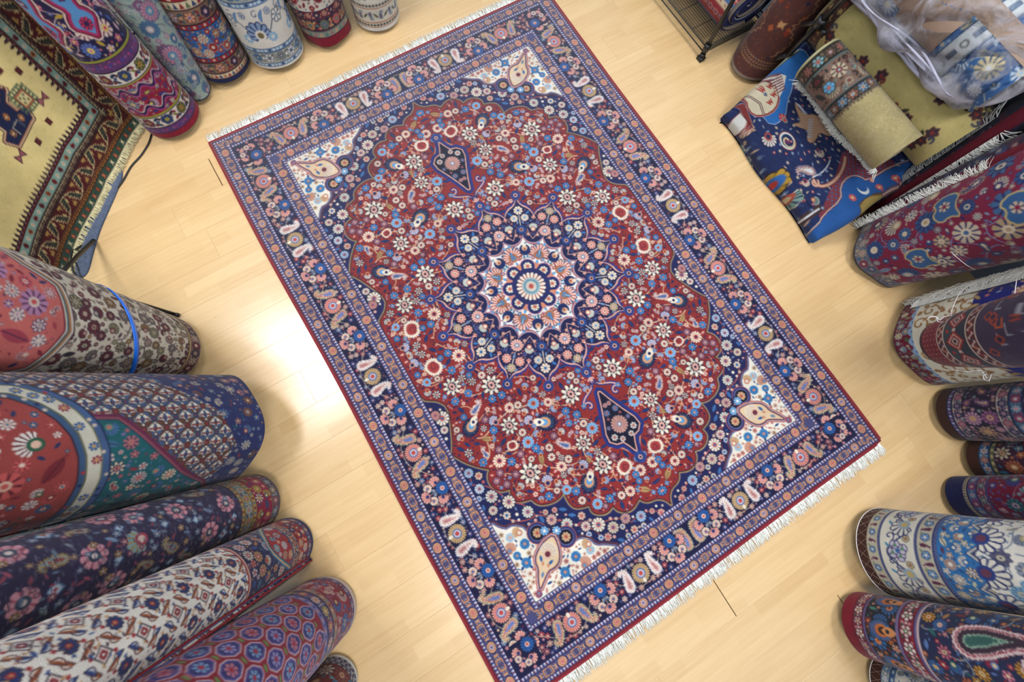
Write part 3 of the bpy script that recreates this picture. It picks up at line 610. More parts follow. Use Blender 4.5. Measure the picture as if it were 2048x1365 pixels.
    for dx,dy,r,k in ((-5.0,.2,2.4,0),(.2,-5,2.4,0),(-4.2,-4.2,2.3,0),(-6,-2.6,1.6,1),(-2.6,-6,1.6,1)):
        if k: flower(cv,19+dx,19+dy,r,CREAM,out=INK,gap=hx('b08078'),n=9,cen=hx('d09080'),cen2=BLUE,ci=.5)
        else: palm(cv,18.4+dx,18.4+dy,r*.86,np.arctan2(dy,dx),hx('e3aca0'),hx('b05a58'),hx('d88a80'),hx('24346c'),out=INK,n=8,sweep=1.9)
    for dx,dy in ((-8,4),(4,-8),(-7,-7),(2.6,2.8),(-9,-1),(-1,-9)): disc(cv,19+dx,19+dy,.8,hx('c08088'))
    flower(cv,19.6,19.6,3.2,hx('2b62a6'),out=INK,gap=hx('16245e'),n=14,cen=hx('e4c0b0'),cen2=hx('c04a3e'),ci=.34)
    Q=cv.a
    top_=np.concatenate([Q,Q[:,::-1]],1)
    return np.concatenate([top_,top_[::-1]],0)

# ---------------------------------------------------------------- woven designs of the rolled rugs
K=lambda *a:[hx(s) for s in a]
def b_plain(c,y,h,col): c.rect(0,999,y,y+h,hx(col)); return y+h
def speck(c,y0,y1,cols,n,seed,s=.5):
    r=np.random.default_rng(seed)
    for i in range(n):
        x,y=r.uniform(0,c.w),r.uniform(y0,y1)
        leaf(c,x,y,s*r.uniform(1,3),s*r.uniform(.5,1.2),r.choice([0.,PI/2,.6]),cols[r.integers(len(cols))])
def b_dots(c,y,h,bg,cols,per,edge='20204a',tri=False):
    c.rect(0,999,y,y+h,hx(bg));c.rect(0,999,y,y+.3,hx(edge));c.rect(0,999,y+h-.3,y+h,hx(edge));cols=K(*cols)
    for i in range(int(c.w/per)+1):
        x=(i+.5)*per
        if tri: poly(c,[(-per*.4,-h*.3),(per*.4,-h*.3),(0,h*.36)],[(0,cols[i%len(cols)])],x,y+h/2)
        else: disc(c,x,y+h/2,min(per*.3,h*.26),cols[i%len(cols)])
    return y+h
def b_ros(c,y,h,bg,cols,per,gap,cen,leafs,edge='1c1c3c',n=8,vine=None,fill=.36,alt=None,seed=1):
    c.rect(0,999,y,y+h,hx(bg))
    m=y+h/2;cols=K(*cols);leafs=K(*leafs)
    if vine:
        xs=np.arange(0,c.w+1,per/8);line(c,np.stack([xs,m+h*.3*np.sin(xs/per*PI)],1),max(.3,h*.05),hx(vine))
    for i in range(int(c.w/per)+2):
        x=(i+.5)*per;q=1 if i%2 else -1
        for s in(-1,1):
            leaf(c,x+per*.5,m+s*h*.24,per*.34,h*.2,s*.6*q,leafs[i%len(leafs)]);leaf(c,x+s*per*.36,m-q*h*.26,per*.24,h*.16,s*.5,leafs[(i+1)%len(leafs)])
        disc(c,x+per*.5,m,h*.1,cols[(i+1)%len(cols)])
        if alt and i%2: boteh(c,x,m,h*.36,.4*q,q>0,[(.06,hx(alt[0])),(-.05,hx(alt[1])),(-.14,hx(alt[2]))])
        else: flower(c,x,m,h*fill,cols[i%len(cols)],out=hx(edge),gap=hx(gap),n=n,cen=hx(cen),cen2=cols[(i+1)%len(cols)],ci=.4)
    c.rect(0,999,y,y+.35,hx(edge));c.rect(0,999,y+h-.35,y+h,hx(edge))
    return y+h
def f_scatter(c,y0,y1,bg,pal,leafs,rs,seed,gap,cen,tries=900,vine=None,big=None,clear=None,x0=0,x1=None,outc=None,region=None):
    x1=x1 or c.w
    if bg: c.rect(x0,x1,y0,y1,hx(bg))
    r=np.random.default_rng(seed);tk=Taken();pal=K(*pal);leafs=K(*leafs);gapc,cenc=hx(gap),hx(cen);oc=hx(outc) if outc else None
    for a in clear or []: tk.add(*a)
    if vine:
        for i in range(int((x1-x0)*(y1-y0)/140)+2):
            x,y=r.uniform(x0,x1),r.uniform(y0,y1);a=r.uniform(0,6.3);L=rs[0]*4
            if region and region(x,y)>-1.5: continue
            p=bez((x,y),(x+L*.4*np.cos(a),y+L*.4*np.sin(a)),(x+L*.7*np.cos(a+1.2),y+L*.7*np.sin(a+1.2)),(x+L*np.cos(a+.6),y+L*np.sin(a+.6)),10)
            if p[:,1].min()>y0+.3 and p[:,1].max()<y1-.3 and (not region or all(region(*q)<-.3 for q in p)): line(c,p,.38,hx(vine))
    if len(rs)>2 and rs[-1]>.6: rs=list(rs)+[.55]
    for k,rad in enumerate(rs):
        for i in range(int(tries*(1.7 if k>1 else 1)) if k else tries//2):
            x,y=r.uniform(x0,x1),r.uniform(y0+rad*.9,max(y0+rad,y1-rad*.9))
            if not tk.ok(x,y,rad,.97) or (region and region(x,y)>-rad*.9): continue
            tk.add(x,y,rad);t=r.integers(0,10);a=r.uniform(0,6.3);p=pal[r.integers(len(pal))];l=leafs[r.integers(len(leafs))]
            if rad>1.6:
                if t<4: flower(c,x,y,rad,p,out=oc,gap=gapc,n=int(r.choice([8,10,12])),cen=cenc,cen2=pal[r.integers(len(pal))],ci=.38,rot=a)
                elif t<7: palm(c,x,y,rad*.8,a,p,gapc,l,cenc,out=oc,n=9,sweep=1.5)
                elif t<8: boteh(c,x,y,rad*1.05,a,t%2>0,[(.06,p),(-.06,gapc),(-.13,l),(-.22,cenc)])
                elif t<9: leaf(c,x,y,rad*2.2,rad*.9,a,l,out=oc,vein=gapc)
                else: darkflower(c,x,y,rad*.95,gapc,p,cenc,a,8)
            elif t<5: leaf(c,x,y,rad*2.3,rad*.95,a,l)
            else: flower(c,x,y,rad,p,gap=gapc,n=5,cen=cenc)
def f_herati(c,x0,x1,y0,y1,bg,s,lat,f1,f2,lf,lf2,cen,mask=None):
    """repeat of rosette, lozenge lines and curled leaves"""
    v=c if mask is None else Cv(c.w,c.h,c.p,hx(bg))
    v.rect(x0,x1,y0,y1,hx(bg));lat,f1,f2,lf,lf2,cen=K(lat,f1,f2,lf,lf2,cen)
    ny=int((y1-y0)/(s*.5))+2;nx=int((x1-x0)/s)+2
    for j in range(ny):
        for i in range(nx):
            x=x0+(i+.5*(j%2))*s;y=y0+j*s*.5
            if y>y1+s or x>x1+s: continue
            D=s*.27
            line(v,[(x-D*1.25,y),(x,y-D),(x+D*1.25,y),(x,y+D),(x-D*1.25,y)],s*.035,lat)
            for q in(-1,1):
                for p in(-1,1):
                    leaf(v,x+q*s*.26,y+p*s*.2,s*.32,s*.13,p*q*.75,lf if (i+j)%2 else lf2,out=lat,bend=-q*p*s*.05)
                disc(v,x+q*D*1.45,y,s*.065,f2)
                disc(v,x,y+q*D*1.2,s*.055,cen)
            flower(v,x,y,s*.155,f1 if j%2 else f2,out=lat,gap=lat,n=8,cen=cen,ci=.36)
            flower(v,x+s*.5,y,s*.115,f2 if j%2 else f1,gap=lat,n=6,cen=cen,ci=.36)
    if mask is not None:
        al=mask[...,None];c.a+= (v.a-c.a)*al
def f_mina(c,y0,y1,bg,s,lat,f1,f2,lf,lf2,tri,red='8a2c38'):
    """staggered rosettes with eyebrow leaves, small lozenges between"""
    c.rect(0,999,y0,y1,hx(bg));lat,f1,f2,lf,lf2,tri,red,bgc=K(lat,f1,f2,lf,lf2,tri,red,bg);r=np.random.default_rng(7)
    for j in range(int((y1-y0)/(s*.5))+2):
        for i in range(int(c.w/s)+2):
            x=(i+.5*(j%2))*s;y=y0+j*s*.5
            for q in(-1,1):
                for w in(-1,1):
                    a=np.arctan2(w*.62,q*.8);X,Y=x+.36*s*np.cos(a),y+.30*s*np.sin(a)
                    leaf(c,X,Y,s*.30,s*.12,a+PI/2,lf if (i+j)%2 else lf2,out=lat,bend=-s*.045);leaf(c,X+.03*s*np.cos(a),Y+.03*s*np.sin(a),s*.2,s*.045,a+PI/2,bgc,bend=-s*.045)
                poly(c,[(0,-1),(.8,.6),(-.8,.6)],[(0,tri if (i+j)%3 else lf)],x+q*s*.23,y+s*.02,s*.06,q*.8);line(c,[(x,y+q*s*.17),(x+q*s*.04,y+q*s*.27)],s*.025,lat);disc(c,x+q*s*.04,y+q*s*.27,s*.045,red)
            if j%2:
                poly(c,[(0,-1),(1,0),(0,1),(-1,0)],[(s*.03,lat),(0,bgc),(-s*.04,red if i%2 else f2),(-s*.09,tri)],x,y,s*.17);flower(c,x,y,s*.085,red,gap=lat,n=6,cen=bgc)
            else:
                flower(c,x,y,s*.165,f1 if (i+j//2)%3 else f2,out=lat,gap=lat,n=9,cen=red,cen2=tri,ci=.42)
def regmask(c,pts,k=2,lobe=None):
    X,Y=np.meshgrid((np.arange(c.a.shape[1])+.5)/c.p,(np.arange(c.a.shape[0])+.5)/c.p)
    d=polyd(X.astype(np.float32),Y.astype(np.float32),smooth(pts,k) if k else pts)
    return d
def d_magenta(C,p):
    c=Cv(C,110,p,hx('241a44'));y=b_plain(c,0,3.4,'8f1530');speck(c,.4,3,K('6a1028','a82a40'),60,3,.4)
    y=b_dots(c,y,3.6,'5f3668',['a83a78','3a4a9a','8a5a88'],1.7,'3a2040');speck(c,y-3.4,y-.2,K('8a3a80','3a3a8a','a05090'),160,4,.35)
    y=b_ros(c,y,6.5,'e6dccb',['8a2a3c','2c4c7c','7a7a2a'],9,'2a2030','c8a84a',['243a5a','7a2436','241a2c'],'3a2a4a',6,vine='241a2c')
    y=b_plain(c,y,.9,'9a9a3a');y0=y
    f_scatter(c,y,y+16.5,'94183a',['8a98a8','d8c8c0','b83a6a','c8a8b0'],['2c3a7a','241a4a','8a9a3a','2a6a8a'],[2.6,1.3,.8],5,'3a1a4a','d8c060',700)
    xs=np.arange(0,C+1,.5)
    for q,o in((1,3.2),(-1,13.2)):
        line(c,np.stack([xs,y+o+q*1.6*np.sin(xs/9*2*PI)],1),1.9,hx('241a4a'));line(c,np.stack([xs,y+o+1.0+q*1.6*np.sin(xs/9*2*PI)],1),.45,hx('dcb8b8'))
        line(c,np.stack([xs,y+o-.9+q*1.6*np.sin(xs/9*2*PI)],1),.5,hx('c04a88'))
    y+=16.5;y=b_plain(c,y,.9,'9a9a3a')
    y=b_ros(c,y,6.5,'e6dccb',['8a2a3c','2c4c7c','7a7a2a'],9,'2a2030','c8a84a',['243a5a','7a2436','241a2c'],'3a2a4a',6,vine='241a2c')
    y=b_dots(c,y,5,'5f3668',['a83a78','3a4a9a','8a5a88'],2,'3a2040');speck(c,y-4.6,y-.2,K('8a3a80','3a3a8a','b05090'),220,7,.4);y=b_plain(c,y,.9,'9a9a3a')
    f_scatter(c,y,110,'201840',['c8326a','d8c8b8','4a7ac0','d87a9a'],['c8a8b0','b89a3a','3a5aa0'],[3.4,1.6,.9],8,'6a1a4a','e0d060',700,vine='d8b8b0')
    for x0 in (C*.32,C*.52,C*.74):
        P=[(0,-13),(3,-9),(6.5,-6),(5,-2),(3,0),(5.5,4),(7,9),(3.5,12),(0,20),(-3.5,12),(-7,9),(-5.5,4),(-3,0),(-5,-2),(-6.5,-6),(-3,-9)]
        poly(c,smooth(P,1),[(.9,hx('e0c8b8')),(.2,hx('6a1a3a')),(-.5,hx('b02a5c')),(-1.5,hx('5a94c8'))],x0,y+19)
        flower(c,x0,y+13,2.6,hx('c03058'),gap=hx('2a1a4a'),n=8,cen=hx('2a1a4a'));flower(c,x0,y+24,2.,hx('241a4a'),gap=hx('c03058'),n=8,cen=hx('e0c8b8'))
    return c
def d_sage(C,p):
    c=Cv(C,90,p,hx('a9bab0'))
    f_scatter(c,0,90,'a3b5ab',['5a86ac','b08aa0','8a5a78','c8a8ae','d8dcd8','4a7a9c'],['7a9a9a','6a5a80','8fa8a0','c4ccc8','4a6a8c'],[4.2,2.4,1.4,.8],12,'5a5a80','c8b0b0',500,vine='6a6a78')
    for x,y,s in ((C*.5,26,4.6),(C*.42,64,4.2),(C*.56,46,4)): flower(c,x,y,s,hx('c88fa4'),out=hx('6a5a80'),gap=hx('8a6a90'),n=14,cen=hx('5a94b4'),cen2=hx('c8c8c8'),ci=.45)
    for i in range(9): boteh(c,C*.5+(i%3-1)*7,7+i*2.2,3.2,.6*i,i%2>0,[(.05,hx('5a5a78')),(-.02,hx('b8c0bc')),(-.12,hx('7a94a8'))])
    b_plain(c,0,1.0,'26305c');return c
def d_redblue(C,p):
    c=Cv(C,80,p,hx('8a1c28'));y=b_plain(c,0,2.6,'1c2350')
    y=b_dots(c,y,3,'d8c4a4',['8a2430','2c3c68','a86a4a'],2.2,'4a2a2a',True)
    y=b_ros(c,y,6.2,'8c7058',['c8bcc0','d89a70','24284c'],8.5,'5a2030','c8a0a8',['7a2a30','3c4c5c'],'4a2430',6)
    y=b_dots(c,y,2.6,'94202c',['d8b8a8','2c5c8c'],2.6,'3a1a28')
    y0=y;f_scatter(c,y,y+14,'2a64a8',['b02a30','d8a078','d8c8b0','c85a50'],['8a2430','6a4a38','1c3470','a8b8a0'],[2.2,1.4,.8],21,'3a1a2c','e0d0b0',900,outc='c8b8a0')
    y+=14;y=b_dots(c,y,2.6,'94202c',['d8b8a8','2c5c8c'],2.6,'3a1a28')
    y=b_ros(c,y,6.6,'8c7058',['c8bcc0','d89a70','24284c'],8.5,'5a2030','c8a0a8',['7a2a30','3c4c5c'],'4a2430',6)
    y=b_dots(c,y,4,'e0cba8',['8a2430','5a6a48','2c3c68'],3,'4a2a2a',True)
    f_scatter(c,y,80,'9a1c2a',['3c6ca0','e0cfa8','4a8a7a','c87a5a'],['e0cba8','2c5c50','1c2c60'],[3.2,1.6,.8],22,'6a1420','d8b070',500);return c
def d_white(C,p,seed=31):
    c=Cv(C,80,p,hx('e9e5dc'));y=b_plain(c,0,1.6,'ece9e2')
    y=b_dots(c,y,2.2,'7fa0c0',['e4e8ea','22345f','e4e8ea','cdd8de'],1.9,'3c5680')
    y=b_ros(c,y,6.2,'b9b6a6',['e8e8e6','4a78a8','e8e8e6','8a8a84'],6.6,'5a6470','3a4a60',['8f9a98','6a7070'],'52648a',6)
    y=b_dots(c,y,2.4,'7fa0c0',['e4e8ea','22345f','e4e8ea','cdd8de'],2.1,'3c5680')
    y0=y;c.rect(0,999,y,y+21,hx('e8e3d8'));r=np.random.default_rng(seed)
    xs=np.arange(0,C+1,1.)
    line(c,np.stack([xs,y+10.5+5.5*np.sin(xs/26*2*PI)],1),.4,hx('3a4468'))
    for i in range(int(C/13)+1):
        x=i*13+5;q=i%2
        if q: palm(c,x,y+9,4.4,PI/2+.3,hx('8ea6c8'),hx('2c3a68'),hx('e8e3d8'),hx('7a6a4a'),out=hx('2c3a68'),n=7,sweep=1.9)
        else: flower(c,x,y+13.5,3.,hx('eceae4'),out=hx('3a4254'),gap=hx('4a5264'),n=6,cen=hx('8a9aa8'),ci=.3)
        flower(c,x+6.2,y+5.2,2.5,hx('7ab0d8'),gap=hx('e8e3d8'),n=9,cen=hx('e8e3d8'),ci=.36)
        leaf(c,x+5.5,y+16,6,1.3,1.2,hx('6a9ac8'),out=hx('3c5c90'),bend=.8)
        line(c,spiral(x+2.6,y+17.5,2,1.,.9,14),.3,hx('3a4468'));flower(c,x-4,y+17.4,1.5,hx('cfd6dc'),out=hx('3a4468'),gap=hx('6a7894'),n=5,cen=hx('6a7894'))
    y+=21;y=b_dots(c,y,2.4,'7fa0c0',['e4e8ea','22345f','e4e8ea','cdd8de'],2.1,'3c5680')
    y=b_ros(c,y,7,'b4b8a8',['e8e8e6','4a78a8'],7,'5a6470','3a4a60',['8f9a98','4a78a8'],'52648a',6)
    f_scatter(c,y,80,'dfe0da',['6a94c0','e8e8e4','2c4470'],['8fa8c0','3c5c90'],[3,1.6,.8],33,'3c4c70','b8a888',300);return c
def d_crimsonfloral(C,p):
    c=Cv(C,60,p,hx('e0d8c8'));y=b_plain(c,0,5.6,'85102c');speck(c,.3,5.3,K('a02a44','6a0c24'),160,41,.35)
    y=b_dots(c,y,3.6,'8d9488',['c8a07a','5a7a74','a86a70'],3.2,'2a3048',True)
    y=b_ros(c,y,6.8,'23213f',['d87a6a','c8a05a','5a8a78'],8,'8a2c38','2c6a90',['d08a70','8a2c38','c8a86a'],'8a4a48',10,vine='d08a70')
    y=b_ros(c,y,4.4,'8f2430',['d88a70','2c2c50'],4.4,'3a1a2c','d8b8a0',['d8a088','3a1a2c'],'2a2444',5)
    f_scatter(c,y,60,'ded6c6',['a8243c','3c4468','8a2a3a'],['5a3a3a','7a2434','3c5c80'],[2.8,1.5,.8],42,'5a1426','d8a07a',500,vine='5a3a3a');return c
def d_ivorytrefoil(C,p):
    c=Cv(C,50,p,hx('e6e0d2'));y=b_plain(c,0,2.6,'e9e8e2')
    for h,st in((3,1),(8,0),(3.2,1)):
        c.rect(0,999,y,y+h,hx('ddd6c6'));c.rect(0,999,y,y+.3,hx('b8785a'));c.rect(0,999,y+h-.3,y+h,hx('b8785a'))
        if st:
            for i in range(int(C/1.9)): flower(c,i*1.9+1,y+h/2,.75,hx('4a4a44'),n=3,rot=PI/2)
        else:
            for i in range(int(C/6)+1):
                q=1 if i%2 else -1;boteh(c,i*6+2,y+h/2,2.7,PI/2*q,i%2>0,[(.05,hx('4a4a58')),(-.02,hx('9fb0bc')),(-.14,hx('4a7aa0')),(-.24,hx('8a2a34'))]);leaf(c,i*6+5,y+h/2,4,1.2,.8*q,hx('5a5a50'))
        y+=h
    f_scatter(c,y,50,'e4ded0',['8a94a0','c8a890','5a6a84'],['7a7a70','a8a08c'],[2.4,1.3],52,'4a4a50','b87a5a',200,vine='4a4a50');return c
def d_coralherati(C,p):
    c=Cv(C,125,p,hx('cfc4ae'))
    f_scatter(c,0,125,'dcd3bf',['74303c','a07a4a','8a8078','b0948a','6a2a38','9a9470'],['34303c','5a4250','74303c','6a6a5a','4a4a5c'],[2.3,1.7,1.2,.8],60,'2e2830','b8ac94',1500,vine='4a3c44',outc='342c36')
    speck(c,7,118,K('3c3440','5a4250','74303c','4a4450'),900,63,.3)
    y=b_ros(c,0,6.8,'8a6f6c',['6a2434','b89a88','4a4450'],4.6,'3a2830','c8b8a0',['4a3038','a8908a'],'4a3a3c',7);y=b_plain(c,y,.7,'c0a06a');b_plain(c,y,.5,'4a3a3c')
    # coral medallion with striped outline
    d=regmask(c,[(C*.26,140),(C*.26,84),(C*.36,76),(C*.40,68),(C*.5,64),(C*.6,68),(C*.64,76),(C*.74,84),(C*.74,140)],0)
    for o,col in((3.6,'4a2a38'),(3.2,'d8d4c4'),(2.4,'b87a50'),(1.7,'4a6a70'),(1.1,'dcd6c8'),(.5,'7a2a38'),(0,'d4706a')): c.put(c.a,d-o,hx(col))
    f_scatter(c,66,125,None,['e8a49a','d85a60','e8d8d0','c08ab0'],['8a2c40','3a3a6a','b04858','d88a80'],[4.,2,1.2],62,'4a2a50','e8d8c8',700,x0=C*.28,x1=C*.72,region=lambda x,y:d[min(d.shape[0]-1,int(y*p)),min(d.shape[1]-1,int(x*p))]);return c
def d_tealherati(C,p):
    c=Cv(C,125,p,hx('2a3260'));Z=.64
    f_scatter(c,0,125,'2b3363',['a87a80','8a5a48','a8a8a8','5a7aa0','c8bca8'],['3c4c80','7a3a50','5a6a94','244a6a'],[2.1,1.3,.8],70,'1a1c3c','c8a888',1100)
    # the camera side shows an ivory repeat crossing to a teal corner and a red centre
    m=np.clip(.5-regmask(c,[(C*.31,30),(C*.36,17),(C*.46,13),(C*.55,20),(C*.64,36),(C*.74,48),(C*.82,135),(C*.20,135)],0)*p,0,1)
    f_herati(c,0,C,0,125,'dad4c4',7.2,'3a2c34','7a3a34','33507a','46628c','6f4638','8a3a44',m)
    speck(c,8,90,K('3a2c34','7a3a34','2c4c7a','c8c0ae'),1500,73,.3)
    def zone(pts,layers,k=1):
        d=regmask(c,pts,k)
        for o,col in layers: c.put(c.a,d-o,hx(col))
        return lambda x,y:d[min(d.shape[0]-1,max(0,int(y*p))),min(d.shape[1]-1,max(0,int(x*p)))]
    P=[(C*.12,14),(C*.26,11),(C*.345,20),(C*.40,32),(C*.46,42),(C*.54,54),(C*.60,140),(C*.12,140)]
    z=zone(P,[(2.2,'6a2a4a'),(1.2,'8a4a5a'),(.3,'1f3c4c'),(0,'1f5f66')],0)
    f_scatter(c,15,125,None,['c8b8b0','a86a70','4a7aa8','d8c8a8'],['3c6a8a','8a3a4a','1c3c5c','5a8a80'],[2.4,1.4,.8],72,'2a2a50','c87a70',900,x0=C*.1,x1=C*.62,region=z)
    # ring bands round the red centre
    d=regmask(c,[(C*.10,150),(C*.10,74),(C*.26,66),(C*.40,62),(C*.50,64),(C*.57,70),(C*.62,80),(C*.64,150)],1)
    for o,col in((7.4,'1c2c4c'),(7,'46608a'),(5.2,'7a7a58'),(4.8,'d2cdbb'),(1.4,'6a6a50'),(.9,'3c587c'),(-.6,'3a2030'),(-1.,'9c4440')): c.put(c.a,d-o,hx(col))
    dd=lambda x,y:d[min(d.shape[0]-1,max(0,int(y*p))),min(d.shape[1]-1,max(0,int(x*p)))]
    r=np.random.default_rng(74);tk=Taken()
    for i in range(2600):
        x,y=r.uniform(C*.08,C*.7),r.uniform(50,124);v=dd(x,y)
        if 2.4<v<3.8 and tk.ok(x,y,1.6): tk.add(x,y,1.6);flower(c,x,y,1.4,hx(r.choice(['2c4f86','8a3040','2c4f86'])),gap=hx('ddd8c6'),n=7,cen=hx('c8a060'))
        elif (5.6<v<6.6 or -.2<v<.8) and tk.ok(x,y,.9): tk.add(x,y,.9);disc(c,x,y,.6,hx(r.choice(['a83a4a','c8b8a8','243060'])))
    f_scatter(c,62,125,None,['e0d8d0','3c6a90','c85a58'],['2c5a44','24305c','7a2a34'],[4,1.8,1.],75,'5a1c28','e0b8a0',500,x0=C*.1,x1=C*.66,region=lambda x,y:dd(x,y)+1.5)
    # ivory end-border that follows the length of the roll, low on the camera side
    for x0,x1,col in((C*.175,C*.19,'2c4c7c'),(C*.19,C*.195,'2a2030'),(C*.195,C*.235,'d8d2c0'),(C*.235,C*.24,'2a2030'),(C*.24,C*.255,'2c4c7c')): c.rect(x0,x1,9,125,hx(col))
    for i in range(22):
        (flower(c,C*.215,12+i*5.4,2.1,hx('2c4c80'),gap=hx('d8d2c0'),n=6,cen=hx('8a3040')) if i%2 else boteh(c,C*.215,12+i*5.4,2.,1.4,i%4>1,[(.05,hx('5a2a38')),(-.08,hx('d8d2c0'))]))
    c.rect(C*.05,C*.175,9,125,hx('243060'))
    return c
def d_pinkflower(C,p):
    c=Cv(C,130,p,hx('36314c'))
    r=np.random.default_rng(80);speck(c,0,130,K('4a4668','2a2640','5a5a7a','443050','6a7088'),2600,81,.5)
    tk=Taken()
    for i in range(2000):
        x,y=r.uniform(0,C),r.uniform(24,128);s=[4.3,3.4,2.0,1.3][min(3,i//300)]
        if not tk.ok(x,y,s,1.0):continue
        tk.add(x,y,s);k=r.integers(0,6);a=r.uniform(-.4,.4)
        if s>3:
            if k<3: flower(c,x,y,s*.86,hx('d99aa4'),gap=hx('a85a6a'),n=8,cen=hx('3a4a5c'),cen2=hx('e0d0c8'),ci=.44,rot=a)
            elif k<5: boteh(c,x,y,s*.95,a+1.2,k>3,[(.06,hx('b08a4a')),(-.06,hx('6a94ac')),(-.14,hx('c8b080')),(-.2,hx('8a4a4a'))])
            else: palm(c,x,y,s*.75,a+1.5,hx('8aa8a8'),hx('b08a4a'),hx('b04a5a'),hx('e0c8b8'),n=7,sweep=1.6)
        elif k<3: poly(c,[(0,-2),(2,0),(0,2),(-2,0)],[(.3,hx('4a6a90')),(-.1,hx('b4c4d0')),(-1.,hx('a84a5a'))],x,y,s*.5)
        else: leaf(c,x,y,s*2.,s*.7,a+.9,hx(r.choice(['b8844a','7a94b0','a8586a','8a9a9a'])))
    for i in range(4200):
        x,y=r.uniform(0,C),r.uniform(20,130);leaf(c,x,y,r.uniform(.8,2.2),.22,r.choice([0.,.15,-.15]),hx(r.choice(['5a5674','36314c','6f6f88','2a2640','8a7a90'])))
    f_scatter(c,24,130,None,['a8606e','7a94ac','b08a5a'],['6a7a90','8a4a5a','4a5a70'],[1.1,.8],84,'2a2640','c8b8b0',700)
    y=b_plain(c,0,1.2,'5a4a50');y=b_ros(c,y,4,'4a4458',['b09a6a','8aa0b0','a85a68'],4.6,'2a2438','c8b8a0',['7a8aa0','6a3a4a'],'6a5a50')
    f_scatter(c,y,y+9,'8a2040',['d8c8bc','b09a4a','c86a7a'],['3c4c70','a87a3a','d8b8b0'],[2.2,1.2,.8],83,'4a1a34','d8c070',500);y+=9
    y=b_dots(c,y,2.2,'a8884a',['4a6a80','6a2a3a'],2,'4a3a38');y=b_ros(c,y,4.2,'4a6478',['a8b0a8','b08a5a'],4.6,'2a3448','a84a5a',['8aa0a8','4a3a5a'],'a8884a');y=b_dots(c,y,1.8,'a8884a',['4a6a80','6a2a3a'],2,'4a3a38');return c
def d_ivorynavy(C,p):
    c=Cv(C,130,p,hx('e6e0d4'))
    f_mina(c,0,130,'ebe6da',11.,'3a2c38','243c78','243c78','2c4480','9a5030','c89a68',red='a02c34')
    speck(c,45,130,K('2c4c8a','c89a6a','a05a3a','8a3a34','3a2c38'),700,95,.5)
    speck(c,30,130,K('2c4c8a','c89a6a','a05a3a','e8e3d8'),320,91,.7)
    # navy corner with scalloped red edge
    X=np.linspace(0,C,60);edge=52+9*np.abs(np.sin(X/C*PI*2.5+.4))-12*np.cos((X/C-.55)*2*PI)
    P=list(zip(X,edge))+[(C+9,-5),(-9,-5)]
    d=regmask(c,P,0)
    for o,col in((1.8,'a03034'),(1.0,'e0d4c0'),(.4,'7a2430'),(0,'1d2250')): c.put(c.a,d-o,hx(col))
    rg=lambda x,y:d[min(d.shape[0]-1,max(0,int(y*p))),min(d.shape[1]-1,max(0,int(x*p)))]
    f_scatter(c,20,70,None,['d8c8c0','b8c4d0','c87a6a','c89a6a','e0d8c8'],['2c5090','a8704a','7a2c40','3a6a8a'],[2.3,1.5,.9],92,'2a1a3c','a83a44',1300,region=rg,outc='14163c')
    P=[(C*.38,19),(C*.45,28),(C*.52,33),(C*.60,30),(C*.68,22),(C*.7,17),(C*.36,17)]
    dd=regmask(c,P,1)
    for o,col in((2.2,'3a6a8c'),(1.4,'d8b48c'),(.7,'2a6a80'),(0,'9a2430')): c.put(c.a,dd-o,hx(col))
    f_scatter(c,18,34,None,['c8d4dc','d8b48c','7ab0c0'],['3c6a94','24306a'],[1.9,1.],93,'4a1428','d8a080',300,region=lambda x,y:dd[min(dd.shape[0]-1,int(y*p)),min(dd.shape[1]-1,int(x*p))])
    y=b_plain(c,0,1.8,'1b2458');y=b_ros(c,y,3.8,'4c2c4c',['c89a7a','3c5c9a'],4,'2a1a3c','d8c0a0',['a84a44','3c5c9a'],'1b2458')
    f_scatter(c,y,y+8.5,'9c2028',['3a5c98','d8a880','e0d0b8','24346c'],['24346c','d89a70','5a1424'],[1.9,1.2,.7],94,'4a1020','d8b890',800,vine='d89a70');y+=8.5
    y=b_ros(c,y,4.4,'d9b08a',['24305f','7a3a34'],5.2,'c8b8a0','d8a080',['2c4c80','9a4a3a'],'3a2a4c',5);b_plain(c,y,.8,'2f5c80')
    return c
def d_crimsonlattice(C,p):
    c=Cv(C,100,p,hx('8c1a30'));y=b_plain(c,0,3.0,'cdbab2');y=b_ros(c,y,3.6,'5a4a84',['b8a8c0','8a3a50'],3.6,'2a2450','c8b8b0',['8a7aa8','3a3a70'],'3a2a4c')
    y0=y;f_scatter(c,y,y+15,'8f1c34',['3c6cae','c8a8a8','d8b8b0'],['4a3a70','a8707a','5a1428','3c6cae'],[3.6,1.5,.8],101,'3a1a44','c8a080',900,vine='b88a8a');y+=15
    y=b_dots(c,y,3.4,'a07a68',['c8a8a0','7a2c3c','6a8a90'],2.3,'4a2a38')
    y=b_ros(c,y,6.2,'232a58',['d8b8b0','b86a6a','a8a060'],6,'5a3a5a','c8a060',['5a4a84','8a3a50','8a94b0'],'3a3a70')
    y=b_dots(c,y,3.2,'7a78b0',['c88a70','3a3a7a'],2,'3a2a5c')
    # lattice field
    c.rect(0,999,y,100,hx('8c1630'));s=11
    for j in range(int((100-y)/5.5)+2):
        for i in range(int(C/s)+2):
            x=(i+.5*(j%2))*s;yy=y+4+j*5.5
            poly(c,smooth([(0,-5),(3.6,0),(0,5),(-3.6,0)],1),[(.5,hx('d8c8c0')),(.1,hx('5a4a90')),(-.5,hx('2a2f6c'))],x,yy)
            flower(c,x,yy,2.1,K('9a94c8','c87a8a','7aa0c8')[(i+j)%3],gap=hx('3a2a5c'),n=7,cen=hx('a8243c'));leaf(c,x+s*.5,yy,3,1.2,0,hx('6a8a4a'))
    b_dots(c,y-3.2,3.2,'7a78b0',['c88a70','3a3a7a'],2,'3a2a5c');return c
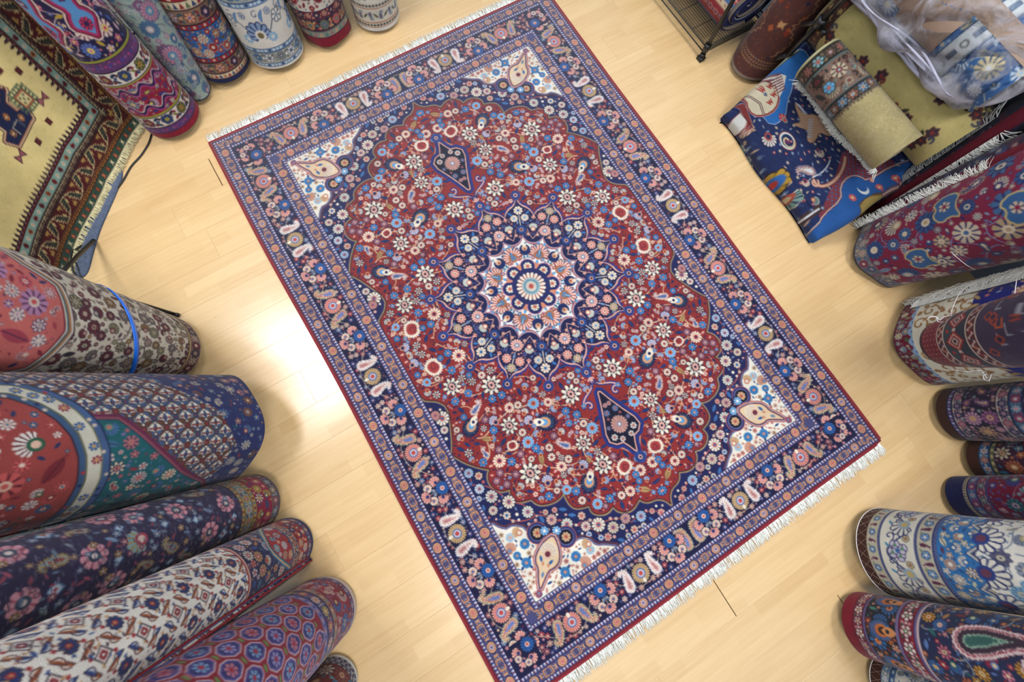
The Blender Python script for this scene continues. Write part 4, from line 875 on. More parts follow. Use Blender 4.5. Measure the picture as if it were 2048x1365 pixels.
def d_tealscroll(C,p):
    c=Cv(C,60,p,hx('6a2428'));y=b_plain(c,0,2.,'dcdad2');y=b_ros(c,y,4.6,'e0dcd2',['2a2440','3a3450'],2.6,'e0dcd2','e0dcd2',['2a2440'],'2a2440',4)
    f_scatter(c,y,60,'6f2a2c',['5aa0b4','c8b8a0','8a4a3a','3c7a94'],['5aa0b4','3c6a84','a86a4a'],[3.4,1.8,1.],111,'2a2038','c8a080',500,vine='6ab0c0');return c
def d_winetan(C,p):
    c=Cv(C,110,p,hx('7d1a3e'));speck(c,0,110,K('6a1434','94284c','8a1a40'),900,121,.5)
    f_scatter(c,5,110,None,['b39a7a','41648f','c8b8a0','2c4c7c'],['3a5c8e','7f93ae','24245c','b39a7a'],[5,3.2,1.7,1.],122,'24245c','d8c8b0',700,vine='7a94b8')
    for x,y in((C*.42,46),(C*.5,70),(C*.56,28)):
        poly(c,smooth([(-6,0),(-3,-5),(0,-3),(3,-5),(7,-2),(5,2),(7,6),(1,4),(-4,6)],1),[(.5,hx('c8b07a')),(-.2,hx('345f92'))],x,y);flower(c,x,y,2.4,hx('c8b8a0'),gap=hx('24245c'),n=6,cen=hx('8a1a40'))
    y=b_plain(c,0,1.2,'3a3440');f_scatter(c,y,8,'6a6a74',['b8a890','4a6a98','94304c'],['3c5c90','8a94a0','6a1434'],[2.2,1.2,.7],123,'3a2c44','c8b8a8',400);return c
def d_royal(C,p):
    c=Cv(C,90,p,hx('141c74'));f_scatter(c,34,90,'131c78',['b8607a','c89aa0','d8b8a8'],['5a7a4a','a8c0d0','8a9a5a'],[3.4,1.8,1.],131,'7a2a44','c8a05a',60,vine='6a7a4a')
    y=b_plain(c,0,.8,'4a3038');f_scatter(c,y,y+8,'64142e',['a8b08a','c8c8a8','8aa0a8'],['6a8ab0','5a6a48','a86a74'],[1.9,1.1,.7],132,'2a1a2c','c8a070',500);y+=8
    xs=np.arange(0,C,.6);line(c,np.stack([xs,y+.7*np.sin(xs/5*2*PI)],1),1.5,hx('86a6c8'))
    c.rect(0,999,y+.6,34,hx('ddd9c6'));r=np.random.default_rng(133);tk=Taken()
    for i in range(2400):
        x,yy=r.uniform(0,C),r.uniform(y+2,33);R=[3.8,2.8,1.9,1.2][min(3,i//500)]
        if not tk.ok(x,yy,R,.96):continue
        tk.add(x,yy,R);a=r.uniform(0,6.3);f=int(r.choice([-1,1]));S=spiral(x,yy,R,a,1.1,20,f)
        line(c,S,.65,hx('8a6038'));leaf(c,S[3,0],S[3,1],R*.9,R*.32,a+1,hx('a87a48'));leaf(c,S[8,0],S[8,1],R*.7,R*.26,a+2.5,hx('c09a68'))
    xs=np.linspace(0,C,90)
    for x in xs[::3]: leaf(c,x,34+1.4*np.sin(x),4.5,1.4,1.2+.6*np.sin(x*2),hx('b89a70'),out=hx('7a5a3c'))
    c.rect(C*.08,C*.3,10,90,hx('d6d2c0'));f_scatter(c,10,90,'64142e',['a8b08a','c8c8a8','8aa0a8','c8a8a0'],['6a8ab0','5a6a48'],[2.2,1.2,.7],134,'2a1a2c','c8a070',500,x0=0,x1=C*.26);return c
def d_tribal(C,p):
    c=Cv(C,90,p,hx('241c3c'));y=b_plain(c,0,2.5,'3a1020');y0=y;c.rect(0,999,y,y+9,hx('7a1a30'));speck(c,y,y+9,K('8a2438','5c1426'),240,141,.5)
    for i in range(int(C/2.4)):
        for j in range(4): disc(c,i*2.4+1,y+1.2+j*2.2,.32,hx('c88a8a') if (i+j)%3 else hx('c8a84a'))
    y+=9
    def zig(y,h):
        c.rect(0,999,y,y+h,hx('5a1c28'));c.rect(0,999,y,y+.6,hx('d0c0b0'));c.rect(0,999,y+h-.6,y+h,hx('d0c0b0'))
        xs=np.arange(0,C+2,1.6);line(c,np.stack([xs,y+h/2+h*.24*np.where(np.arange(len(xs))%2,1,-1)],1),.6,hx('d0b8a8'))
        for i in range(int(C/3.2)): poly(c,[(0,-.8),(.8,0),(0,.8),(-.8,0)],[(0,K('8a2430','2a2a4a','b86a4a')[i%3])],i*3.2+.8,y+h/2)
        return y+h
    y=zig(y,4.2);c.rect(0,999,y,y+11,hx('3a1a28'))
    for i in range(int(C/9.5)+1):
        x=i*9.5+4;cl=K('8a2028','9a2c2c','7a1c28')[i%3];poly(c,[(-5,-5.4),(5,-5.4),(0,0)],[(0,hx('33404a'))],x+4.7,y+5.5);poly(c,[(-5,5.4),(5,5.4),(0,0)],[(0,hx('2a3040'))],x+4.7,y+5.5)
        for s,k in((4.6,cl),(3.4,hx('d8b8a8')),(2.7,hx('7a1c28')),(1.7,hx('d8c8b8')),(1.,hx('2a1a2c'))): poly(c,[(0,-1),(1,0),(0,1),(-1,0)],[(0,k)],x,y+5.5,s)
        disc(c,x+4.7,y+5.5,.9,hx('d0c0b0'));disc(c,x+4.7,y+2,.8,hx('b02a2a'))
    y+=11;y=zig(y,5);c.rect(0,999,y,90,hx('3c2e4a'));speck(c,y,90,K('4a3a5c','2e2440','5c3044','52405c'),1500,142,.45)
    r=np.random.default_rng(143)
    for i in range(110):
        x,yy=r.uniform(0,C),r.uniform(y+2,88);k=r.integers(0,3)
        if k==0: line(c,[(x-2,yy),(x+2,yy),(x+2,yy+2.4),(x-1,yy+2.4)],.7,hx('b8502a'))
        elif k==1: line(c,[(x-2,yy),(x+2,yy),(x+2,yy+2)],.5,hx('a8a8b0'))
        else: poly(c,[(0,-1),(1,0),(0,1),(-1,0)],[(.2,hx('a8402a')),(-.4,hx('2a2140'))],x,yy,1.8)
    return c
def d_plum(C,p):
    c=Cv(C,80,p,hx('241d38'));y=b_plain(c,0,5,'3f241c');y=b_dots(c,y,2.4,'34427a',['c0b8c0','a06a78'],1.8,'1c1c3c')
    y=b_ros(c,y,4.4,'d4c8b8',['2c3058','a05068','2c3058'],4.6,'7a6a70','c8a0a0',['6a3a4c','4a5a70'],'2a2440',6)
    y0=y;f_scatter(c,y,y+13,'241f38',['b08aa0','8a5a80','5a8a94','a88a70'],['6a7a80','a88a7a','5a3a60','8a8aa0'],[3.4,1.7,.9],151,'4a2a50','c8a070',700,vine='a8987a');y+=13
    y=b_ros(c,y,4.6,'d4c8b8',['2c3058','a05068','2c3058'],4.6,'7a6a70','c8a0a0',['6a3a4c','4a5a70'],'2a2440',6);y=b_ros(c,y,5,'2c4a74',['a8506a','8aa8b8'],4.4,'24244c','d8b8b0',['4a7a8a','8a3a5a'],'1c1c3c')
    f_scatter(c,y,80,'2a2440',['d8d0c8','8a7aa0','5a8a94'],['c8c0c0','5a5a80','7a3a50'],[4,2,1],152,'3a2a4c','c88a7a',300);return c
def d_birdteal(C,p):
    c=Cv(C,60,p,hx('3a1a30'));y=b_plain(c,0,5.4,'45261c');y=b_ros(c,y,4.4,'35659a',['d0d4d8','c88a70'],4.4,'24406c','a8605a',['8ab4c8','24406c'],'243050',6);y=b_dots(c,y,1.8,'8a8a5a',['3a3a44','c8b890'],1.6,'2a2a3c')
    f_scatter(c,y,60,'3a1c34',['d0c0a0','4a94b0','8a9aa8','b0603a'],['2a7a9c','5a5a80','8a3a44','b8b0a0'],[3.2,1.6,.8],161,'24203c','c8a070',400,vine='8a94a8');return c
def d_navyend(C,p):
    c=Cv(C,70,p,hx('6c1a38'));y=b_plain(c,0,8,'171f56');speck(c,.2,7.6,K('1f2a68','101848','2c387a'),240,171,.4);y=b_dots(c,y,2,'c8bca4',['2a2a44'],1.3,'2a2a44');y=b_ros(c,y,4,'5a5aa0',['a84a68','8ab0c8'],4.,'2a2a64','d8b8b8',['3a6a9a','8a4a70'],'2a2a50');y=b_ros(c,y,3.6,'b8a0a4',['9a2c4c','4a8a8a'],3.4,'5a3a50','d8c8c0',['7a2c48','3a4a70'],'4a2a4c',5);y=b_plain(c,y,.8,'3a4a8a')
    f_scatter(c,y,70,'76183a',['8ab0b8','c8a8b0','3a7a84','4a4a9a'],['2c7a80','5a4a90','b87a90'],[3.2,1.7,.9],172,'2a1a44','d8b8b0',600,vine='a86a80');return c
def d_creamblue(C,p):
    c=Cv(C,100,p,hx('e4dfd0'));y=b_plain(c,0,5,'45231b')
    def rope(y):
        c.rect(0,999,y,y+1.2,hx('2b3468'))
        for i in range(int(C/.9)): line(c,[(i*.9,y+.2),(i*.9+.5,y+1.)],.22,hx('a8acc0'))
        return y+1.2
    def bei(y,h):
        c.rect(0,999,y,y+h,hx('bdb7a0'))
        for i in range(int(C/7)+1):
            q=1 if i%2 else -1
            boteh(c,i*7+2,y+h/2,h*.42,PI/2*q,i%2>0,[(.04,hx('d8d0bc')),(-.04,hx('5a2a44'))]);flower(c,i*7+5.5,y+h/2,h*.26,hx('7aa4c4'),out=hx('2b3468'),gap=hx('2b3468'),n=5,cen=hx('e4dfd0'));leaf(c,i*7+4,y+h*.25,2,.8,.6*q,hx('7a8a70'))
        return y+h
    y=bei(y,4.6);y=rope(y);y0=y;c.rect(0,999,y,y+13.5,hx('e2ddcc'))
    xs=np.arange(0,C+1,.8);line(c,np.stack([xs,y+6.7+4*np.sin(xs/20*2*PI)],1),.6,hx('2b3468'))
    for i in range(int(C/10)+1):
        x=i*10+4
        if i%2:
            for a in range(4): flower(c,x+2.2*np.cos(a*PI/2+.4),y+7+2.2*np.sin(a*PI/2+.4),1.9,hx('c8c4d4'),out=hx('3a3058'),gap=hx('6a6090'),n=3,cen=hx('5a8a60'))
            disc(c,x,y+7,.9,hx('3a6aa0'))
        else: palm(c,x,y+8,3.6,-.6,hx('e2ddcc'),hx('2b3468'),hx('9ab0c0'),hx('c8b070'),out=hx('2b3468'),n=6,sweep=1.5)
        line(c,spiral(x+4.4,y+4,2.1,.4,1.,16),.4,hx('2b3468'));flower(c,x+5,y+10.6,1.3,hx('c8b88a'),out=hx('4a4a5a'),gap=hx('8a7a60'),n=5,cen=hx('8a4a50'));leaf(c,x-2,y+3,2.6,1,.8,hx('4a8ab0'))
    y+=13.5;y=rope(y);y=bei(y,6);y=rope(y)
    f_scatter(c,y,100,'e6e2d6',['8a94a4','c8b88a','7ab0d0','5a5a78'],['6a8aa0','2b4a7c','8aa0a8','b8a878'],[3.2,1.7,.9],181,'4a4a60','c8c0a8',400,vine='6a7890')
    X=np.linspace(-2,C+2,70);e=y+9+5.5*np.abs(np.sin(X/13*PI))
    d=regmask(c,list(zip(X,e))+[(C+4,y),(-4,y)],0)
    for o,col in((1.7,'2b3468'),(1.2,'9a9a94'),(.7,'e4dfd0'),(.3,'2b3468'),(0,'2f72ae')): c.put(c.a,np.where(d<50,np.maximum(d-o,0*d-9),9),hx(col))
    rope(y-1.2)
    f_scatter(c,y,y+14,None,['d8cfae','e4dfd0','c8a890'],['24508a','d8cfae','5a3050'],[2.1,1.2,.7],182,'3a2a4c','e4dfd0',900,region=lambda x,q:d[min(d.shape[0]-1,max(0,int(q*p))),min(d.shape[1]-1,max(0,int(x*p)))])
    for i in range(int(C/13)+1):
        x=i*13+6.5;palm(c,x,y+16,4.4,PI/2,hx('e4dfd0'),hx('2b3468'),hx('2a3f84'),hx('6a3a54'),out=hx('2b3468'),n=7,sweep=1.7)
    return c
def d_redboteh(C,p):
    c=Cv(C,110,p,hx('202848'));y=b_plain(c,0,5.6,'84122a');speck(c,.3,5.4,K('981c36','6a0e22'),150,191,.5)
    y=b_ros(c,y,4.8,'8f2236',['e0d4cc','b89a9a'],4.8,'6a1428','8a6a4a',['c88a90','5a1a2c','3a6a5a'],'3a1a34',5)
    y=b_plain(c,y,.8,'6a5a8a');f_scatter(c,y,y+13,'20222f',['c86a3a','8a3a3a','d0a090','2f6aa6'],['2f6aa6','a8302f','6a4a3a','4a8a7a'],[3.4,1.6,.8],192,'3a1a20','d88a5a',700)
    for i in range(int(C/14)+1): crescent(c,i*14+5,y+6.5,4.8,PI/2,hx('2f6fae'),hx('a8302f'),hx('c8703a'),hx('3a2a24'),hx('d8905a'),hx('20222f'))
    y+=13;y=b_plain(c,y,1,'7a6a94');y=b_ros(c,y,6,'8f2036',['e4d8d0','d8c0b8'],6,'7a1c30','4a6a4a',['c88a90','6a1428','3a5a50'],'3a1a34',5);y=b_plain(c,y,1.,'6a5a8a');y=b_plain(c,y,.8,'c8b0b0')
    f_scatter(c,y,110,'232b4e',['a8284a','c8963a','2f6fae','d06a3a','c87a90'],['2c6a6a','7a2c3a','5a7ab0','a87a4a'],[2.4,1.6,.9],193,'4a1428','e0c8a0',1200,vine='a8b0b8')
    for x,yy,f in((C*.46,y+23,1),(C*.80,y+30,1),(C*.14,y+30,0)):
        boteh(c,x,yy,14,PI/2+.3,f>0,[(.07,hx('3a1a34')),(.05,hx('e2ccca')),(-.02,hx('8f2036')),(-.045,hx('d8bcb8')),(-.075,hx('3c2a3a')),(-.19,hx('8fb09a')),(-.235,hx('34605a'))],wob=.012,bn=40)
    return c
def d_rust(C,p):
    c=Cv(C,80,p,hx('5c332c'));speck(c,0,80,K('703a30','463044','82452f','3a3448','8a5238'),2600,201,.5)
    for x0 in(C*.35,C*.6,C*.85):
        ys=np.arange(14,78,1.5);line(c,np.stack([x0+2.4*np.sin(ys*.35)+.9*np.where(np.arange(len(ys))%2,1,-1),ys],1),.5,hx('b88a60'))
    r=np.random.default_rng(202)
    for i in range(60):
        x,y=r.uniform(0,C),r.uniform(10,78);poly(c,[(0,-1),(1,0),(0,1),(-1,0)],[(0,hx(r.choice(['9a3a20','b05a30','2a2444','8a2a20'])))],x,y,r.uniform(.8,2))
    for x,y in((C*.5,30),(C*.42,44)): poly(c,[(-2,-2),(0,-1),(2,-2),(1,0),(2,2),(-1,1),(-2,2)],[(0,hx('c89a6a'))],x,y)
    for i in range(int(C/1.6)):
        for j in range(3): leaf(c,i*1.6+.5,7+j*1.7,1.8,.6,.6 if j%2 else -.6,hx('a8845e') if (C*.3<i*1.6<C*.75) else hx('5a3428'))
    b_plain(c,0,1.2,'8a7a6a');return c
def d_cream_small(C,p):
    c=Cv(C,60,p,hx('e2dfd4'));y=b_plain(c,0,5,'45231b');y=b_ros(c,y,3.6,'cfcabb',['7aa4c4','e8e4da'],4,'4a6a90','e8e4da',['8aa0a0','5a84ac'],'4a6a94',5);y=b_dots(c,y,2,'5a8ab8',['e8e4da','24406c'],1.6,'2b4470')
    f_scatter(c,y,y+12,'e6e2d6',['4a84b8','e8e4da','3a6aa0'],['7a8a94','3c5c8c','a8b8c0'],[2.3,1.3,.8],211,'2b4470','c8b890',400,vine='5a6a84');y+=12;y=b_dots(c,y,2.4,'5a8ab8',['e8e4da','24406c'],1.6,'2b4470')
    f_scatter(c,y,60,'dfdcd0',['4a84b8','b8a898','6a3a54'],['7a8a94','3c5c8c'],[2.6,1.4],212,'2b4470','c8b890',200);return c
def d_olive(C,p):
    c=Cv(C,80,p,hx('a8986a'));y=b_plain(c,0,1.6,'b8b084')
    y=b_ros(c,y,6.6,'2a2420',['7aa8ac','8a5a4a','5a4a3a'],5.6,'3a3430','b86a6a',['5a4a3c','7a6a50'],'1c1a18',6);y=b_plain(c,y,.8,'5a6a68')
    f_scatter(c,y,y+15,'7d5f52',['5a4a3a','8aa8a4','3a2a24','b8a890'],['3a2e26','5a4636','2e3430','6a7a70'],[3.4,1.8,1.1,.8],221,'2a2420','7a2c34',500);flower(c,C*.55,y+9,2.6,hx('6aa8cc'),out=hx('2a2420'),gap=hx('4a7a9c'),n=6,cen=hx('b86a6a'))
    y+=15;y=b_plain(c,y,.8,'5a6a68');y=b_ros(c,y,6,'2b2a30',['6a8aa8','8a5a4a'],4.6,'3a3430','b8a890',['5a4a3c','8a8a80'],'1c1a18',6)
    c.rect(0,999,y,80,hx('ab9d6f'));r=np.random.default_rng(222)
    for i in range(2600): leaf(c,r.uniform(0,C),r.uniform(y,80),r.uniform(.8,2),r.uniform(.3,.6),r.uniform(0,3),hx(r.choice(['b3a678','a59564','aa9c70','b8ad84','a09060'])))
    for i in range(int(C/1.5)): leaf(c,i*1.5,y+r.uniform(-.2,.8),2.4,1.2,1.5,hx('6a5a4a'))
    return c
def d_gold(C,p):
    c=Cv(C,110,p,hx('c4b474'));speck(c,0,110,K('cabb80','bcab6a','b8a866'),500,231,1.)
    def spray(x,y,s,r):
        for a,d in((0,0),(2.2,5.4),(-1.1,5.6)):
            xx,yy=x+d*s*np.cos(r+a),y+d*s*np.sin(r+a)
            for k in range(6):
                q=k*PI/3+r;leaf(c,xx+1.7*s*np.cos(q),yy+1.7*s*np.sin(q),2.8*s,1.7*s,q,hx('2c2430'),out=hx('7a3430'),vein=hx('8a4a38') if k%2 else hx('3a4054'))
            disc(c,xx,yy,.8*s,hx('94302c'))
        for k in(-1,1): line(c,spiral(x+4*s*np.cos(r+k*1.6),y+4*s*np.sin(r+k*1.6),1.9*s,r,.8,14,k),.9*s,hx('4a4a58' if k>0 else '7a3a34'))
        leaf(c,x+3.2*s*np.cos(r+3.1),y+3.2*s*np.sin(r+3.1),4*s,1.5*s,r+3,hx('3a3a30'),out=hx('2c2420'))
    for i in range(9):
        spray(C*.40,6+i*13,.95,.6+i*1.9);spray(C*.585,12+i*17,.9,2.+i*1.3);spray(C*.27,4+i*12,.8,i*.9)
    f_scatter(c,0,110,None,['5a2a2c','3a2c38','7a4a3a'],['4a4a30','2c2430','7a5a3a'],[1.9,1.1,.8],232,'241c24','a8583a',500,x0=C*.3,x1=C*.375)
    y=b_plain(c,0,1.6,'7a6a48');f_scatter(c,y,9,'4a3028',['8a5a40','b89a60','5a3a3a'],['2c2420','8a3a30','6a5a3a'],[2.,1.2,.8],233,'2a1c1c','c8a860',300);return c
def d_bagrug(C,p):
    c=Cv(C,120,p,hx('3c6aa4'));f_scatter(c,0,120,'3f6ca6',['e6ebf0','9cc0e0','d8c8a0','c8d8e8'],['24487e','e6ebf0','6a9acc','b8c8d8'],[4.6,2.8,1.7,1.],241,'24406e','e0d4b4',500,vine='d8c8a8')
    for y in(14,58,96):
        c.rect(0,999,y,y+9,hx('dfe3e2'));c.rect(0,999,y,y+.7,hx('3a5a80'));c.rect(0,999,y+8.3,y+9,hx('3a5a80'))
        for i in range(int(C/5)): (poly(c,[(-1.8,-.8),(1.8,-.8),(1.8,.8),(-1.8,.8)],[(.2,hx('3a4a68')),(-.2,hx('6a84a0'))],i*5+2,y+4.5) if i%2 else ring(c,i*5+2,y+4.5,1.2,.5,hx('6a6a60')))
    return c
def d_pict(cv,Q):
    """figures of the folded pictorial rug; Q maps photo points to the cloth (cm)"""
    c=cv;c.a[:]=hx('1d2a56');r=np.random.default_rng(251)
    for i in range(1500): leaf(c,r.uniform(0,c.w),r.uniform(0,c.h),r.uniform(1.5,4),.3,PI/2+r.normal(0,.1),hx(r.choice(['22335f','182248','2a3a66','1a2040','3a4a70'])))
    P=lambda L:np.array([Q(*q) for q in L])
    def fig(L,layers,k=1): poly(c,smooth(P(L),k),[(o,hx(s)) for o,s in layers])
    # brick tower with blue domed gate
    fig([(1640,430),(1690,300),(1740,280),(1800,330),(1890,300),(1900,420),(1700,500)],[(0,'7a3440')],0)
    a=P([(1700,330)])[0];Sq=Sdf(P([(1640,430),(1690,300),(1740,280),(1800,330),(1890,300),(1900,420),(1700,500)]),c.w,c.h)
    for i in range(-16,20):
        for j in range(-16,20):
            x,y=a[0]+i*1.5,a[1]+j*1.5
            if (i+j)%2 and Sq(x,y)<-.6: disc(c,x,y,.5,hx('34608c'))
    fig([(1640,455),(1650,430),(1686,400),(1684,372),(1702,352),(1722,350),(1740,362),(1790,330),(1850,316),(1860,335),(1800,360),(1740,400),(1680,450),(1640,480)],[(.8,'d8c0b0'),(.3,'5a2430'),(0,'23589c')],1)
    for q,s in(((1706,395),2.0),((1763,373),2.0),((1794,355),2.0),((1748,358),1.2)): x,y=Q(*q);flower(c,x,y,s,hx('b8383a'),gap=hx('e0c8b8'),n=8,cen=hx('e0c8a0'))
    x,y=Q(1729,377);disc(c,x,y,2.9,hx('dfe0e0'));x,y=Q(1727,372);disc(c,x,y,2.6,hx('23589c'))
    line(c,bez(Q(1628,360),Q(1640,390),Q(1690,360),Q(1696,310),14),2.2,hx('7a3a34'));line(c,bez(Q(1628,360),Q(1640,390),Q(1690,360),Q(1696,310),14),1.2,hx('c8a088'));line(c,spiral(*Q(1630,365),2.4,0,1.,16),1.1,hx('c89a84'))
    fig([(1718,410),(1732,398),(1768,383),(1776,395),(1740,418),(1722,424)],[(.4,'5a3a28'),(0,'a8904e')],0);fig([(1735,412),(1760,398),(1764,402),(1740,416)],[(0,'ded6b8')],0)
    for L,col in(([(1596,436),(1640,408),(1652,416),(1606,448)],'3c2a2c'),([(1600,440),(1640,414),(1643,417),(1603,444)],'c8ccd0')): fig(L,[(.2,'5a3a34'),(0,col)],0)
    fig([(1612,470),(1625,455),(1634,466),(1630,480)],[(0,'d8d0c0')],1)
    # bright blue sky with the big pot
    fig([(1500,205),(1515,160),(1560,112),(1600,100),(1622,130),(1588,150),(1580,185),(1572,200),(1565,240),(1540,255),(1520,230),(1505,235)],[(.6,'a8c0d8'),(.2,'1d4a8e'),(0,'2566ac')],1)
    fig([(1492,208),(1500,185),(1525,165),(1548,170),(1556,195),(1548,222),(1528,234),(1506,232)],[(.9,'b87a68'),(.4,'7a2c30'),(-.3,'cdc2a6')],1)
    for q in((1538,175),(1545,192),(1537,208),(1523,183)): x,y=Q(*q);line(c,[(x-1.8,y-.9),(x-.9,y+.9),(x,y-.7),(x+.9,y+.9),(x+1.8,y-.9)],.95,hx('a03c36'))
    x,y=Q(1528,192);flower(c,x,y,1.2,hx('24305a'),n=4,gap=hx('cdc2a6'))
    line(c,[Q(1500,195),Q(1518,210),Q(1525,232)],1.6,hx('5a3430'));line(c,[Q(1500,195),Q(1518,210),Q(1525,232)],.5,hx('d8d0c0'))
    fig([(1530,160),(1560,148),(1572,152),(1566,180),(1556,198),(1550,175)],[(0,'d8d0c4')],0)
    for i in range(7): line(c,[Q(1532+i*3.3,162+i*4.6),Q(1562+i*1.2,148+i*5)],.55,hx('6a3038'))
    # peach bird
    fig([(1596,235),(1588,215),(1590,204),(1598,222),(1612,230),(1632,226),(1650,238),(1668,262),(1664,270),(1640,262),(1634,278),(1622,288),(1612,282),(1616,262),(1600,258),(1580,252),(1600,247)],[(.3,'6a4a3c'),(-.1,'bb9476')],1)
    for i in range(7): line(c,[Q(1590+i*2.6,207+i*3.2),Q(1600+i*2.2,212+i*2.6)],.5,hx('dfe0e4'))
    for i in range(8): line(c,[Q(1618-i*.6,240+i*5),Q(1626-i*.4,239+i*5)],.6,hx('aebccc'))
    for q,s,a_,b_ in(((1537,281),3.6,'d8d4cc','a8483c'),((1640,305),2.4,'d8ccb8','8a3a3c'),((1612,365),2.,'d8ccb8','a03a3c'),((1502,255),2.2,'c8a890','8a3a3a')): x,y=Q(*q);palm(c,x,y,s,2.,hx(a_),hx('5a3440'),hx(b_),hx('24305a'),out=hx('101838'),n=9,sweep=1.7)
    x,y=Q(1563,241);palm(c,x,y,2.6,-PI/2,hx('a8283c'),hx('d8a8a0'),hx('7a8a74'),hx('b8384a'),n=4)
    x,y=Q(1572,285);ring(c,x,y,4.2,1.2,hx('ccd4cc'));ring(c,x,y,4.9,.5,hx('8a3c34'));disc(c,x,y,1.6,hx('6a2c5a'));line(c,spiral(x,y,4.2,.5,.9,18),.9,hx('c8b48a'))
    x,y=Q(1566,355);flower(c,x,y,5.2,hx('b08a34'),out=hx('241c24'),gap=hx('8a6a24'),n=9,cen=hx('2f62a6'),cen2=hx('b8342c'),ci=.6)
    x,y=Q(1538,345);flower(c,x,y,2.3,hx('a8442c'),n=9,gap=hx('8a2c24'),cen=hx('d8d4cc'));disc(c,*Q(1551,360),1.4,hx('a8342c'))
    x,y=Q(1612,342);boteh(c,x,y,6.6,-2.4,True,[(.05,hx('5a2440')),(.02,hx('c8ccd0')),(-.05,hx('8a3a44')),(-.1,hx('b8a090')),(-.18,hx('dfe0e0'))])
    line(c,bez(Q(1625,355),Q(1650,345),Q(1660,330),Q(1664,312),12),.6,hx('d8d8d8'))
    for q,s in(((1596,390),3.4),((1500,280),3.),((1516,300),2.4),((1632,400),2.)): x,y=Q(*q);palm(c,x,y,s,1.,hx('7a9a90'),hx('1c2444'),hx('a84a3c'),hx('c8b48a'),out=hx('c8b8a0'),n=6)
    fig([(1465,245),(1482,222),(1497,240),(1494,252)],[(.4,'7a2c30'),(0,'d4d2cc')],0);fig([(1480,212),(1490,208),(1505,248),(1498,254)],[(.2,'c8b0a0'),(0,'7a3030')],0)
    f=[(1548,128),(1590,100),(1600,106),(1560,138)];fig(f,[(.3,'3a4038'),(0,'b0b496')],0)
    tk=Taken();
    for i in range(1500):
        x,y=r.uniform(0,c.w),r.uniform(0,c.h)
        v=c.a[min(c.a.shape[0]-1,int(y*c.p)),min(c.a.shape[1]-1,int(x*c.p))]
        if v.sum()<.75 and tk.ok(x,y,1.5):
            tk.add(x,y,1.5);k=r.integers(0,4)
            if k<2: flower(c,x,y,.9,hx(r.choice(['a8444a','c8b090','7a94b4'])),n=5,gap=hx('1d2a56'),cen=hx('d8d0c0'))
            else: leaf(c,x,y,2.4,.8,r.uniform(0,6),hx(r.choice(['8a94a8','b89a84','5a6a84'])))
